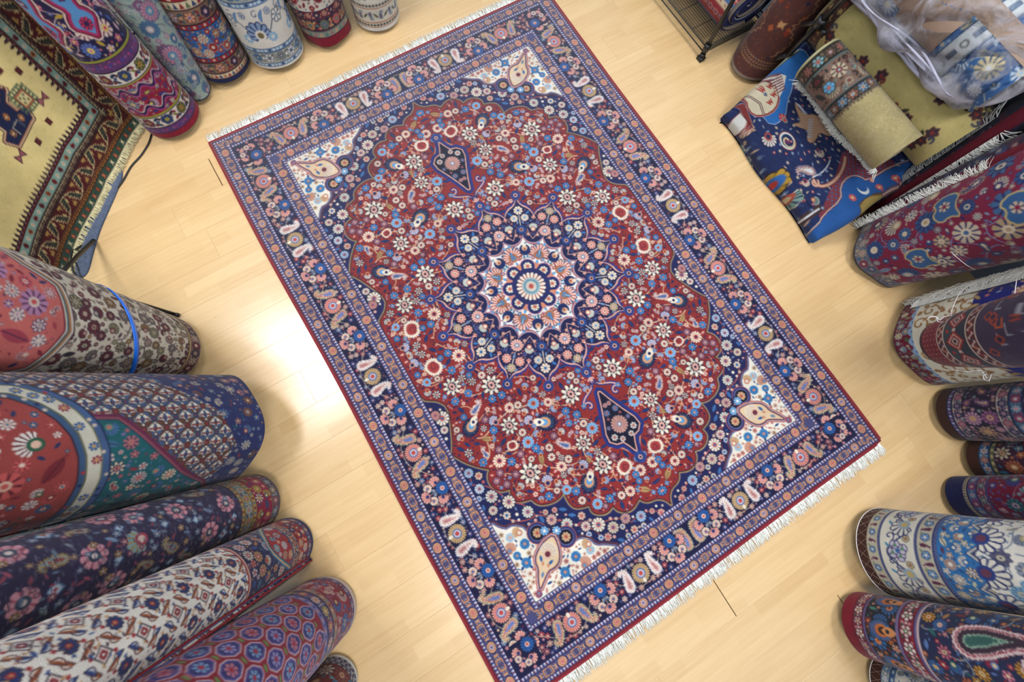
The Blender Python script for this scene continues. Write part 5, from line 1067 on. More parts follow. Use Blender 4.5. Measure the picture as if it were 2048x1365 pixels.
def d_caucasian(w,h,p):
    """cream field, stepped edge, teal, key and serrated-leaf borders; bottom edge at y=0, right-hand corner at x=0"""
    c=Cv(w,h,p,hx('f3de98'));tv=c.T();speck(c,0,h,K('f6e6aa','ecd68c','e8d086'),900,261,1.)
    B=[(0,1.8,'cfc19a'),(1.8,5.6,'2f4a3c'),(5.6,8.4,'241818'),(8.4,16.2,'4f1418'),(16.2,19.8,'3a1a1c'),(19.8,24.4,'86a69a'),(24.4,25.2,'6a1c24')]
    for v in(c,tv):
        for a,b,col in B: v.rect(a if v is tv else a,999,a,b,hx(col))
    for v,ln in((tv,h),(c,w)):
        n=int(ln/5.2)
        for i in range(n+1):
            x=i*5.2+4.5
            if x>3: 
                q=('c86a4a','d8c8a0','a84a30')[i%3];poly(v,[(-1.3,-1.1),(-.4,-1.1),(0,-.3),(.4,-1.1),(1.3,-1.1),(.6,0),(1.3,1.1),(.4,1.1),(0,.3),(-.4,1.1),(-1.3,1.1),(-.6,0)],[(.25,hx('1c2420')),(0,hx(q))],x,3.7)
        for i in range(int(ln/2.)): 
            x=i*2.+7
            line(v,[(x-.8,6.1),(x,7.),(x+.8,6.1)],.45,hx('b8742c'));line(v,[(x-.8,7.9),(x,7.),(x+.8,7.9)],.45,hx('a8602a'))
        for a in(5.6,8.2,16.,19.6,16.9,24.2): v.rect(max(a,5),999,a,a+.3,hx('1c1414'))
        for i in range(int(ln/9)+1):      # serrated leaf and bracket
            x=i*9+12;q=1 if i%2 else -1;m=12.3
            poly(v,[(-4.2,-3.4*q),(.2,-3.4*q),(-.4,-2.2*q),(1.,-2*q),(.2,-.8*q),(1.8,-.6*q),(1,.6*q),(2.6,.8*q),(1.8,2*q),(3.6,3.2*q),(-.6,1.6*q)],[(.35,hx('cdbb86')),(-.1,hx('241c1c')),(-.9,hx('4a5c48'))],x,m)
            poly(v,[(1.2,-3.2*q),(4.6,-3.2*q),(4.,-1.6*q),(3.,-2.2*q),(2.6,-.4*q)],[(0,hx('b08a48'))],x+.8,m);poly(v,[(-.3,-1.3),(.3,-1.3),(.3,-.3),(1,-.3),(1,.3),(.3,.3),(.3,1.3),(-.3,1.3),(-.3,.3),(-1,.3),(-1,-.3),(-.3,-.3)],[(.1,hx('c8ae74'))],x+5.6,m+1.4*q)
        for i in range(int(ln/2.6)):      # running key
            x=i*2.6+17.5;line(v,[(x-1.2,17.2),(x-1.2,18.9),(x+.5,18.9),(x+.5,18.),(x-.4,18.)],.34,hx('a8a07c'))
        for i in range(int(ln/4.4)+1):
            x=i*4.4+22.
            if i%2: poly(v,[(0,-1),(1,0),(0,1),(-1,0)],[(.2,hx('e0d8c0')),(-.3,hx('b86a4a'))],x,22.1)
            else: flower(v,x,22.1,1.5,hx(('7a1c24','a8642c','5a1c24')[i//2%3]),n=8,gap=hx('6a1c24'),cen=hx('3a1418'),sp=.4)
        for i in range(int(ln/3.)+1):     # stepped edge
            x=i*3.+26
            poly(v,[(-1.5,0),(1.5,0),(1.5,1.2),(.7,1.2),(.7,2.6),(0,4.),(-.7,2.6),(-.7,1.2),(-1.5,1.2)],[(0,hx('2f1620'))],x,25);poly(v,[(-.6,0),(.6,0),(0,1.4)],[(0,hx('8a6a74'))],x,25.1);leaf(v,x+1.1,27.4,1.6,.5,.9,hx('d8d0b0'))
    def hooked(x,y,s):
        poly(c,[(-7,-7),(7,-7),(9,-3),(5,-2),(5,2),(9,4),(7,8),(-7,8),(-9,4),(-5,2),(-5,-2),(-9,-3)],[(1.1*s,hx('5a2428')),(.7*s,hx('d8c8a0')),(.2*s,hx('a84a34')),(-.1,hx('16224a'))],x,y,s)
        for dx,dy in((-4,-4),(4,-4),(-4,5),(4,5),(0,0)): flower(c,x+dx*s,y+dy*s,1.3*s,hx('c87a3c'),n=8,gap=hx('16224a'),cen=hx('d8c8a0'))
        for q in(-1,1): line(c,[(x+q*2*s,y-6*s),(x+q*2*s,y-3*s),(x-q*.5*s,y-3*s)],.5,hx('d8c8a0'))
    hooked(60,52,1.35);hooked(60,84,1.35);hooked(92,62,1.2);poly(c,[(-6,0),(-3,-3),(-3,-7),(0,-5),(3,-7),(3,-3),(6,0),(3,3),(3,7),(0,5),(-3,7),(-3,3)],[(.8,hx('a8442c')),(0,hx('16224a'))],60,68,1.2)
    x,y=45,50
    for k in range(4):
        a=k*PI/2
        for j in range(-2,3): poly(c,[(-.5,0),(.5,0),(.5,2.6),(1.4,2.6),(1.4,3.4),(-.5,3.4)],[(.1,hx('5a6a54'))],x+3.2*np.cos(a)-j*1.9*np.sin(a),y+3.2*np.sin(a)+j*1.9*np.cos(a),.8,a-PI/2)
    poly(c,[(-3.4,-3.4),(3.4,-3.4),(3.4,3.4),(-3.4,3.4)],[(.5,hx('4a5a48')),(0,hx('a85a3c')),(-.8,hx('d8c890'))],x,y)
    for i in range(3):
        for j in range(3): 
            if (i+j)%2==0: disc(c,x-1.4+i*1.4,y-1.4+j*1.4,.6,hx('4a5a48'))
    for xx,yy in((42,64),(38,72),(46,36.5),(35,58),(60,36)): poly(c,[(-1.3,-1.3),(1.3,-1.3),(1.3,1.3),(-1.3,1.3)],[(.3,hx('4a1c20')),(-.4,hx('6a2430'))],xx,yy)
    poly(c,smooth([(-3,-2),(0,-4),(3,-2),(3,2),(0,4),(-3,2)],0),[(.4,hx('1c2430')),(-.3,hx('b8a890'))],34,80);
    for dx,dy in((0,0),(1.4,1.4),(-1.4,1.4),(1.4,-1.4),(-1.4,-1.4)): flower(c,34+dx,80+dy,.9,hx('b86a4a'),n=6,gap=hx('1c2430'));disc(c,50+dx*1.2,60+dy*1.2,.8,hx('4a2428'))
    for xx,yy in((38,44),(36,92),(74,40),(44,100)): poly(c,[(-3,-2),(0,0),(3,-2),(3,2),(0,0),(-3,2)],[(.3,hx('4a2030')),(-.2,hx('a8646a'))],xx,yy)
    return c

# ============================================================== room
def slab(name, pts_uv, z0, z1, mat):
    mb = MB(); (u0, v0), (u1, v1) = pts_uv
    c = W((u0+u1)/2, (v0+v1)/2, (z0+z1)/2); mb.box(c, np.append(UX, 0)*(u1-u0)/2, np.append(VX, 0)*(v1-v0)/2, (0, 0, (z1-z0)/2))
    o = mb.build(name, mat, None, False); o['kind'] = 'structure'; return o
R_ = ROOM
floor = slab('floor', ((R_['u0'], R_['v0']), (R_['u1'], R_['v1'])), -.06, -.0101, MAT['base'])
slab('ceiling', ((R_['u0'], R_['v0']), (R_['u1'], R_['v1'])), R_['h'], R_['h']+.1, MAT['ceiling'])
slab('wall_right', ((R_['u1'], R_['v0']), (R_['u1']+.1, R_['v1'])), -.06, R_['h'], MAT['wall'])
slab('wall_left', ((R_['u0']-.1, R_['v0']), (R_['u0'], R_['v1'])), -.06, R_['h'], MAT['wall'])
slab('wall_back', ((R_['u0']-.1, R_['v0']-.1), (R_['u1']+.1, R_['v0'])), -.06, R_['h'], MAT['wall'])
slab('wall_front', ((R_['u0']-.1, R_['v1']), (R_['u1']+.1, R_['v1']+.1)), -.06, R_['h'], MAT['wall'])
def laminate():
    m, nt, b = new_mat('beech_laminate'); L = nt.links.new
    tc = N(nt, 'ShaderNodeTexCoord'); oi = N(nt, 'ShaderNodeObjectInfo'); sc = N(nt, 'ShaderNodeVectorMath', operation='SCALE'); sc.inputs[0].default_value = (37., 11., 5.); L(oi.outputs['Random'], sc.inputs['Scale'])
    ad = N(nt, 'ShaderNodeVectorMath', operation='ADD'); L(tc.outputs['Object'], ad.inputs[0]); L(sc.outputs[0], ad.inputs[1])
    # three strips across each board, each strip cut into shorter lamellas of their own tone
    br = N(nt, 'ShaderNodeTexBrick', offset=.37, squash=1.0); br.inputs['Color1'].default_value = (0, 0, 0, 1); br.inputs['Color2'].default_value = (1, 1, 1, 1); br.inputs['Mortar'].default_value = (.5, .5, .5, 1)
    br.inputs['Scale'].default_value = 1.0; br.inputs['Brick Width'].default_value = .43; br.inputs['Row Height'].default_value = .0634; br.inputs['Mortar Size'].default_value = .0006; br.inputs['Bias'].default_value = 0
    sh = N(nt, 'ShaderNodeVectorMath', operation='ADD'); sh.inputs[1].default_value = (0, .0951+.0634*40, 0); L(tc.outputs['Object'], sh.inputs[0]); s2 = N(nt, 'ShaderNodeVectorMath', operation='SCALE'); s2.inputs[0].default_value = (13., 0, 0); L(oi.outputs['Random'], s2.inputs['Scale'])
    s3 = N(nt, 'ShaderNodeVectorMath', operation='ADD'); L(sh.outputs[0], s3.inputs[0]); L(s2.outputs[0], s3.inputs[1]); L(s3.outputs[0], br.inputs['Vector'])
    gr = N(nt, 'ShaderNodeTexNoise'); gr.inputs['Scale'].default_value = 1; gr.inputs['Detail'].default_value = 5
    mp = N(nt, 'ShaderNodeMapping'); mp.inputs['Scale'].default_value = (3.2, 60, 1); L(ad.outputs[0], mp.inputs['Vector']); L(mp.outputs[0], gr.inputs['Vector'])
    fl = N(nt, 'ShaderNodeTexNoise'); mp2 = N(nt, 'ShaderNodeMapping'); mp2.inputs['Scale'].default_value = (40, 260, 1); L(ad.outputs[0], mp2.inputs['Vector']); fl.inputs['Scale'].default_value = 1; L(mp2.outputs[0], fl.inputs['Vector'])
    cr = N(nt, 'ShaderNodeValToRGB'); cr.color_ramp.elements[0].position = .2; cr.color_ramp.elements[1].position = .8
    cr.color_ramp.elements[0].color = tuple(lin(np.array([.775, .635, .44])))+(1,); cr.color_ramp.elements[1].color = tuple(lin(np.array([.845, .72, .53])))+(1,)
    sm = N(nt, 'ShaderNodeMix', data_type='FLOAT'); sm.inputs[0].default_value = .30; L(gr.outputs['Fac'], sm.inputs[2])
    bw = N(nt, 'ShaderNodeRGBToBW'); L(br.outputs['Color'], bw.inputs[0]); L(bw.outputs[0], sm.inputs[3])
    s4 = N(nt, 'ShaderNodeMath', operation='MULTIPLY_ADD'); s4.inputs[1].default_value = .14; L(fl.outputs['Fac'], s4.inputs[0]); L(sm.outputs[0], s4.inputs[2]); s5 = N(nt, 'ShaderNodeMath', operation='SUBTRACT'); s5.inputs[1].default_value = .07; L(s4.outputs[0], s5.inputs[0]); L(s5.outputs[0], cr.inputs[0])
    sp = N(nt, 'ShaderNodeTexVoronoi'); sp.inputs['Scale'].default_value = 5.; L(ad.outputs[0], sp.inputs['Vector'])     # a few specks of dirt
    lt = N(nt, 'ShaderNodeMath', operation='LESS_THAN'); lt.inputs[1].default_value = .011; L(sp.outputs['Distance'], lt.inputs[0])
    dm = N(nt, 'ShaderNodeMix', data_type='RGBA'); L(lt.outputs[0], dm.inputs[0]); L(cr.outputs[0], dm.inputs[6]); dm.inputs[7].default_value = (.12, .08, .06, 1); L(dm.outputs[2], b.inputs['Base Color'])
    b.inputs['Roughness'].default_value = .34; b.inputs['Specular IOR Level'].default_value = .5; b.inputs['Coat Weight'].default_value = 1.0; b.inputs['Coat Roughness'].default_value = .24; b.inputs['Coat IOR'].default_value = 1.6
    bp = N(nt, 'ShaderNodeBump'); bp.inputs['Strength'].default_value = .08; bp.inputs['Distance'].default_value = .001; L(gr.outputs['Fac'], bp.inputs['Height']); L(bp.outputs[0], b.inputs['Normal'])
    return m
LAM = laminate()
PW, PL = .190, 1.285
def plank_mesh():
    hx_, hy, t, c = PL/2, PW/2-.00015, .010, .0006
    V = []; 
    for z, i in ((-t, 0), (-c, 0), (0, c)): V += [(-hx_+i, -hy+i, z), (hx_-i, -hy+i, z), (hx_-i, hy-i, z), (-hx_+i, hy-i, z)]
    F = [(3, 2, 1, 0), (8, 9, 10, 11)]
    for k in (0, 4):
        for j in range(4): F.append((k+j, k+(j+1) % 4, k+4+(j+1) % 4, k+4+j))
    return np.array(V), F
pv, pf = plank_mesh(); plank0 = mesh_obj('plank', pv, pf, LAM, None, None, False); pm = plank0.data
def plank(u0, u1, v):
    global plank0
    o = plank0 if plank0 is not None else bpy.data.objects.new('plank', pm)
    if plank0 is None: COL.objects.link(o)
    plank0 = None
    o.location = W((u0+u1)/2, v, 0); o.rotation_euler = (0, 0, math.pi); o.scale = ((u1-u0)/PL, 1, 1); o.parent = floor
rp = np.random.default_rng(3)
rows = [-1.547+PW*k for k in range(-5, 24)]               # seams between rows
joint = {0: (-1.156, .0045), 17: (-.024, .004), 19: (.450, .004)}  # rows with an open end joint
for k, v0 in zip(range(-5, 24), rows):
    v = v0+PW/2
    if v-PW/2 < R_['v0'] or v+PW/2 > R_['v1']+.01: continue
    uj, gap = joint.get(k, (rp.uniform(-1.2, 1.2), .0003)); ends = sorted([uj+n*PL for n in range(-4, 5)])
    for e0, e1 in zip(ends[:-1], ends[1:]):
        a = max(e0+(gap/2 if abs(e0-uj) < 1e-6 else .00015), R_['u0']); b = min(e1-(gap/2 if abs(e1-uj) < 1e-6 else .00015), R_['u1'])
        if b-a > .02: plank(a, b, v)

# ============================================================== the rug in the middle
def sample(cv, x, y):
    a = cv.a if isinstance(cv, Cv) else cv[0]; p = cv.p if isinstance(cv, Cv) else cv[1]
    fx = np.clip(x*p-.5, 0, a.shape[1]-1.001); fy = np.clip(y*p-.5, 0, a.shape[0]-1.001); i = fx.astype(int); j = fy.astype(int); u = (fx-i)[..., None]; v = (fy-j)[..., None]
    return (a[j, i]*(1-u)+a[j, i+1]*u)*(1-v)+(a[j+1, i]*(1-u)+a[j+1, i+1]*u)*v
RW_, RL_ = 2.226, 3.265
def build_main_rug():
    art = main_rug(3.4)
    t = empty('oriental_rug', W(0, 0, 0)); tag(t, 'large navy and brick red medallion rug spread flat on the floor', 'rug')
    n, m = 918, 626
    gy = np.linspace(0, 1, n); gx = np.linspace(0, 1, m)
    Y, X = np.meshgrid(gy, gx, indexing='ij')
    C = sample((art, 3.4), X*222.6, Y*326.5)
    wv = .010*np.sin(Y*7.3+.6)*(X-.5)+.006*np.sin(Y*13+1.7)*np.abs(X-.5)*2; wu = .012*np.sin(X*5.1+.4)*(np.abs(Y-.5)*2)**3
    u = (X-.5)*RW_+wv*.6; v = (Y-.5)*RL_+wu*.5
    e = np.minimum(np.minimum(X, 1-X)*RW_, np.minimum(Y, 1-Y)*RL_)
    z = .0105*np.clip(e/.006, 0, 1)**.5+.0012+.0012*np.sin(u*6+v*2.2)*np.sin(v*4.1+1)*np.clip(e/.1, 0, 1)
    P = np.stack([RC[0]+u*UX[0]+v*VX[0], RC[1]+u*UX[1]+v*VX[1], z], -1)
    sheet('pile', P, C, MAT['nap_wool'], t)
    # wine red overcast selvage on all four sides
    ring_ = np.concatenate([P[0, ::12], P[::12, -1][1:], P[-1, ::-12][1:], P[::-12, 0][1:-1]]); ring_[:, 2] = .0065
    mb = MB(); mb.tube(np.vstack([ring_, ring_[:1]]), .0058, 6, False); mb.build('selvage', MAT['binding'], t)
    bk = np.stack([P[::40, ::40, 0], P[::40, ::40, 1], np.full(P[::40, ::40, 0].shape, .0006)], -1); sheet('backing', bk, None, MAT['backing'], t, flip=True)
    up = np.array([0, 0, 1.])
    for row, s, cnt in ((P[0], -1, 1250), (P[-1], 1, 1250)):
        q = row[::10].copy(); q[:, 2] = .004
        fringe('fringe', q, np.append(VX, 0)*s, up, MAT['fringe'], t, cnt, .056, .14, .0014, 3+s)
        fringe('fringe', q, np.append(VX, 0)*s, up, MAT['fringe'], t, cnt//3, .046, .3, .0014, 13+s)
build_main_rug()

# ============================================================== rolled rugs
PPX = .58
def fit(b, w0, q, w1, lean):
    B = G(*b); zs = np.arange(.02, 1.8, .005); A = []
    for z in zs:
        v = G(*q, z)-B; A.append(math.degrees(math.acos(v[2]/np.linalg.norm(v))))
    A = np.array(A); k = int(A.argmin()); i = int(np.abs(A[:k+1]-lean).argmin()); z = zs[i]; P = G(*q, z)
    return B, P, w0/2*depth(B)/FPX, w1/2*depth(P)/FPX
def tube_rug(t, A, ax, length, rf, design, svis, wpx, lpx, ppc, harm=(), seam=2.6, thick=.012, e1=None, flat=1., flare=None):
    """one rolled rug: pile wound once round with an overlapping end, backing wound inside"""
    ax = unit(ax); e1 = unit(e1-np.dot(e1, ax)*ax); e2 = np.cross(ax, e1); rm = float(rf(svis*.5))
    Cc = 2*np.pi*rm*100; cv = design(Cc, ppc)
    nv = max(40, int(PPX*wpx)); nb = 22; ns = max(30, int(PPX*lpx*1.05))
    h0, half = math.radians(76), math.radians(112)        # finer knots on the side facing the shop floor
    fc = np.arcsin(np.linspace(-math.sin(h0), math.sin(h0), nv)); ed = np.linspace(h0, half, 16)[1:]
    th = np.concatenate([-ed[::-1], fc, ed, np.linspace(half, 2*np.pi-half, nb+2)[1:-1]])
    th = np.sort((th-seam) % (2*np.pi)); th = np.concatenate([[0.0], th[th > 1e-4], [2*np.pi]])+seam       # starts and ends at the overlap
    s = np.concatenate([[0., .004], np.linspace(.008, svis, ns), np.linspace(svis, length, 36)[1:]])
    S, TH = np.meshgrid(s, th, indexing='ij')
    rr = rf(S); dent = np.ones_like(rr)
    for k, amp, ph, fall in harm: dent = dent+amp*np.cos(k*TH+ph)*np.exp(-S/fall if fall else 0*S)
    rr = rr*dent+thick*((TH-seam)/(2*np.pi)-.5); rr[0] -= .009
    if flare: rr = rr*(1+flare*np.exp(-S/.05))
    P = A+S[..., None]*ax+(rr*np.cos(TH)*flat)[..., None]*e1+(rr*np.sin(TH))[..., None]*e2
    dz = P[..., 2].min()-.001
    if A[2] < .02: P[..., 2] -= dz; A = A-np.array([0, 0, dz])
    x = (((TH+np.pi) % (2*np.pi))/(2*np.pi))*Cc; C = sample(cv, x, S*100)
    n, m = P.shape[:2]; f = gridf(n, m)
    wall = np.stack([np.arange(n-1)*m, np.arange(1, n)*m, np.arange(1, n)*m+m-1, np.arange(n-1)*m+m-1], 1)   # the cut edge at the overlap
    pile = mesh_obj('pile', P.reshape(-1, 3), np.vstack([f, wall]), MAT['wool'], t, C.reshape(-1, 3))
    # wound backing
    a = np.linspace(0, 2*np.pi*2.4, 70)+seam; ss = np.array([.0, .02, svis, length]); SS, AA = np.meshgrid(ss, a, indexing='ij')
    r2 = (rf(SS)*(1+0*AA)-.006)*(1-.62*(AA-seam)/(2*np.pi*2.4))
    d2 = np.ones_like(r2)
    for k, amp, ph, fall in harm: d2 = d2+amp*np.cos(k*AA+ph)*np.exp(-SS/fall if fall else 0*SS)
    r2 = r2*d2-.004
    Q = A+(SS+np.where(SS > length-.01, -.004, .003))[..., None]*ax+(r2*np.cos(AA)*flat)[..., None]*e1+(r2*np.sin(AA))[..., None]*e2
    Q[..., 2] = np.maximum(Q[..., 2], .001)
    sheet('backing', Q, None, MAT['backing'], t)
    def at(sv, th_, off=0.):
        r_ = float(rf(sv)); dd = 1.
        for k, amp, ph, fall in harm: dd += amp*math.cos(k*th_+ph)*(math.exp(-sv/fall) if fall else 1)
        r_ = r_*dd+off+thick*((((th_-seam) % (2*np.pi)))/(2*np.pi)-.5)
        return A+sv*ax+r_*math.cos(th_)*flat*e1+r_*math.sin(th_)*e2
    def nrm(sv, th_): return unit(math.cos(th_)*e1+math.sin(th_)*e2)
    return at, nrm, e1, e2, ax
GRP = 'rolled rugs standing along the walls'
def stand(name, label, b, w0, q, w1, lean, design, length=1.25, ppc=3.0, ext=1.12, **kw):
    B, P, r0, r1 = fit(b, w0, q, w1, lean); d = np.linalg.norm(P-B); ax = unit(P-B)
    rf = lambda s: r0+(r1-r0)*np.clip(np.asarray(s)/d, 0, 1.15)
    t = empty(name, (B[0], B[1], 0)); tag(t, label, 'rolled rug', GRP)
    lpx = math.hypot(q[0]-b[0], q[1]-b[1])
    mid = B+ax*d*.5
    return t, tube_rug(t, B, ax, length, rf, design, max(d*ext, d+.16), max(w0, w1), lpx*max(d*ext, d+.16)/d*.95, ppc, e1=CAM-mid, **kw), d, rf
def seam_fringe(t, fn, s0, s1, th, mat, count, length, side=-1, seed=0, wob=.5, rad=.002, clump=.4):
    at, nrm, e1, e2, ax = fn; ss = np.linspace(s0, s1, 24)
    pts = np.array([at(s, th, .004) for s in ss]); nr = np.array([nrm(s, th) for s in ss]); dr = np.array([np.cross(ax, n)*side for n in nr])
    fringe('fringe', pts, dr, nr, MAT[mat], t, count, length, wob, rad, seed, clump)
def strap(t, fn, s_of_th, ths, width, mat, name, lift=.003, th_=.0015):
    at, nrm, e1, e2, ax = fn; V = []
    for h in ths:
        s = s_of_th(h); n = nrm(s, h)
        for ds, o in ((-width/2, lift), (width/2, lift), (width/2, lift+th_), (-width/2, lift+th_)): V.append(at(s+ds, h, o))
    return mesh_obj(name, np.array(V), gridf(len(ths), 4, True), mat, t)
# --- along the back wall (top of the photo)
stand('rolled_rug', 'navy and magenta rolled rug with crimson bottom edge, beside the yellow hanging rug', (349,238),108,(116,0),120,7,d_magenta,seam=2.4,harm=((2,.02,.3,.3),))
t, fn, d, rf = stand('rolled_rug', 'slim pale sage green floral rolled rug with blue rosettes', (400,185),54,(264,0),88,9,d_sage,seam=-2.0,harm=((3,.07,.5,.25),(2,.10,.2,.2)))
seam_fringe(t, fn, .2, .8, -1.0, 'fringe', 300, .035, -1, 5)
stand('rolled_rug', 'red rolled rug with bright blue flower border and navy bottom corner', (453,138),94,(370,0),100,9,d_redblue,seam=2.5,harm=((3,.04,1.,.15),))
stand('rolled_rug', 'ivory white rolled rug with pale blue line flowers', (556,106),103,(502,0),117,7,d_white,seam=2.2)
stand('rolled_rug', 'ivory and red rolled rug standing on a bare crimson end', (656,66),90,(629,0),100,7,d_crimsonfloral,seam=2.6,harm=((4,.05,.8,.1),))
stand('rolled_rug', 'cream rolled rug with rows of dark trefoils, last before the open floor', (755,34),86,(746,0),90,6,d_ivorytrefoil,seam=2.6)
# --- along the left wall
t, fn, d, rf = stand('rolled_rug', 'cream rolled rug with small flowers and coral medallion, tied with a blue strap', (346,702),130,(60,650),248,9,d_coralherati,length=1.45,ext=1.45,ppc=3.6,seam=2.6,harm=((2,.05,.6,.5),(3,.03,.2,.2)))
strap(t, fn, lambda h: .31+.10*math.sin(h+.5), np.linspace(-1.75, 1.75, 40), .022, MAT['strap'], 'strap')
t, fn, d, rf = stand('rolled_rug', 'wide ivory rolled rug with teal corner, red centre and white fringe', (466,858),212,(0,912),322,22,d_tealherati,length=1.45,ext=1.15,ppc=3.6,seam=-1.5,harm=((2,.05,.2,.4),(5,.035,.6,.12)))
seam_fringe(t, fn, .12, 1.1, -1.42, 'fringe', 620, .06, -1, 6, .6, .0024, .5)
stand('rolled_rug', 'dark slate purple rolled rug with large pink flowers', (516,1004),112,(0,1190),195,14,d_pinkflower,length=1.45,ppc=3.4,seam=2.7,harm=((2,.04,.4,.3),))
t, fn, d, rf = stand('rolled_rug', 'ivory rolled rug with navy corner and striped blue and red seam', (578,1090),106,(175,1318),208,3,d_ivorynavy,length=1.45,ext=1.25,ppc=3.4,seam=-.98,thick=.016)
at, nrm, e1, e2, ax = fn
for off, mt, r_ in ((-.955, 'strapb', .0046), (-.985, 'binding', .004), (-.925, 'binding', .0035)):
    mb = MB(); mb.tube([at(s, off, .004) for s in np.linspace(.012, 1.4, 30)], r_, 6); mb.build('selvage', MAT['binding'] if mt == 'binding' else plain('slate_blue_selvage', (.30, .33, .52), .9, noise=.2, scale=200), t)
stand('rolled_rug', 'crimson and purple rolled rug with a pale pink bottom edge', (646,1222),132,(508,1336),198,4,d_crimsonlattice,ext=1.75,ppc=3.2,seam=2.6,harm=((2,.05,.9,.3),))
stand('rolled_rug', 'small maroon and teal rolled rug with black and white edge', (672,1358),92,(606,1460),108,5,d_tealscroll,length=1.2,seam=2.6)
# --- along the right wall
t, fn, d, rf = stand('rolled_rug', 'large wine red rolled rug with beige and blue flowers', (1764,510),144,(2048,412),220,7,d_winetan,ext=1.3,ppc=3.2,seam=-1.6,harm=((2,.06,.4,.4),(5,.05,.4,.12)))
at, nrm, e1, e2, ax = fn
mb = MB(); mb.tube([G(x, y, z) for x, y, z in ((1862,437,.36),(1872,465,.40),(1888,490,.44),(1910,512,.45),(1932,530,.43),(1950,540,.40))], .0012, 5); mb.build('string', MAT['string'], t)
t3, fn3, d3, rf3 = stand('rolled_rug', 'royal blue rolled rug with cream scroll border and maroon edge', (1850,688),166,(2048,652),198,8,d_royal,ppc=3.4,seam=1.5,harm=((5,.04,.3,.12),(2,.04,.2,.3)))
seam_fringe(t3, fn3, .05, .9, -1.0, 'fringe', 520, .10, -1, 8, 1.3, .0022, 1.0)
seam_fringe(t3, fn3, .0, .9, -1.2, 'fringe', 380, .10, -1, 18, 1.6, .0022, 1.2)
stand('rolled_rug', 'plum rolled rug with cream flower bands and brown leather end', (1905,828),102,(2048,822),118,9,d_plum,seam=2.6)
# --- along the front wall (lower right of the photo)
stand('rolled_rug', 'half hidden rolled rug with brown leather end and blue flower band', (1956,917),80,(2048,922),86,9,d_birdteal,length=1.3,seam=2.6)
stand('rolled_rug', 'crimson rolled rug with a plain navy blue end', (1917,992),77,(2048,993),86,10,d_navyend,length=1.3,seam=2.6)
t7, fn7, d7, rf7 = stand('rolled_rug', 'wide cream rolled rug with blue scalloped corner, brown leather end wrapped in net', (1764,1098),158,(2048,1130),172,13,d_creamblue,ppc=3.4,seam=2.6,thick=.01)
stand('rolled_rug', 'dark blue and red rolled rug with big pale paisley and crimson end', (1722,1243),117,(2048,1324),172,15,d_redboteh,ppc=3.2,seam=2.7,harm=((2,.04,.2,.3),))
t9, fn9, d9, rf9 = stand('rolled_rug', 'small cream and blue rolled rug with brown leather end, lowest on the right', (1764,1354),86,(2048,1462),104,15,lambda C, p: d_cream_small(C, p),length=1.2,seam=2.6)
for tt, ff, sp in ((t7, fn7, 8), (t9, fn9, 6)):           # net of thin cord over the leather end
    mb = MB(); at = ff[0]
    for k in range(sp*2):
        for q in (-1, 1):
            h0 = -1.9+k*3.8/(sp*2); mb.tube([at(s, h0+q*s*4.6, .0015) for s in (.002, .026, .05)], .00045, 4, False)
    mb.build('cord_net', MAT['net'], tt)
    mb = MB(); mb.tube([at(.004, h, .001) for h in np.linspace(-1.9, 1.9, 40)], .0016, 5); mb.build('piping', MAT['string'], tt)
# --- smaller tribal roll tied on to the royal blue one
B = G(1893, 686, .34); Pq = G(2048, 660, .68); ax = unit(Pq-B)
tb = empty('rolled_rug', tuple(B)); tag(tb, 'dark red tribal rug roll tied with string on to the royal blue roll', 'rolled rug', GRP)
r0, r1 = 46*depth(B)/FPX, 74*depth(Pq)/FPX; dd = np.linalg.norm(Pq-B); rfb = lambda s: r0+(r1-r0)*np.clip(np.asarray(s)/dd, 0, 1.15)**.6
fnb = tube_rug(tb, B, ax, 1.1, rfb, d_tribal, dd*1.3, 150, 200, 3.4, e1=CAM-(B+Pq)/2, seam=2.6, harm=((2, .05, .3, .2),))
def string(parent, pts, r=.0014):
    mb = MB(); P = np.array([G(*p) for p in pts]); mb.tube(P, r, 5); return mb.build('string', MAT['string'], parent)
string(tb, ((1924,577,.40),(1912,600,.44),(1903,622,.46),(1902,634,.46)))
string(tb, ((2034,556,.66),(2031,575,.70),(2029,598,.72)))
string(tb, ((1853,640,.44),(1860,634,.46),(1873,634,.47),(1880,641,.47),(1888,634,.47),(1902,631,.47),(1918,634,.47)), .002)
string(tb, ((1873,634,.47),(1876,644,.46),(1888,645,.46)), .002)
string(tb, ((1898,737,.40),(1912,741,.43),(1935,744,.46),(1962,741,.50)))
string(tb, ((1963,741,.50),(1974,757,.50),(1983,748,.51),(1978,763,.50),(1968,760,.50),(1966,752,.50),(1974,748,.51)), .0016)
# --- rust coloured roll in the back corner
stand('rolled_rug', 'rust brown rolled rug with frayed flared foot, beside the wire rack', (1512,122),96,(1602,0),92,4,d_rust,seam=2.3,flare=.16,harm=((3,.09,.9,.07),(2,.08,.2,.1)))
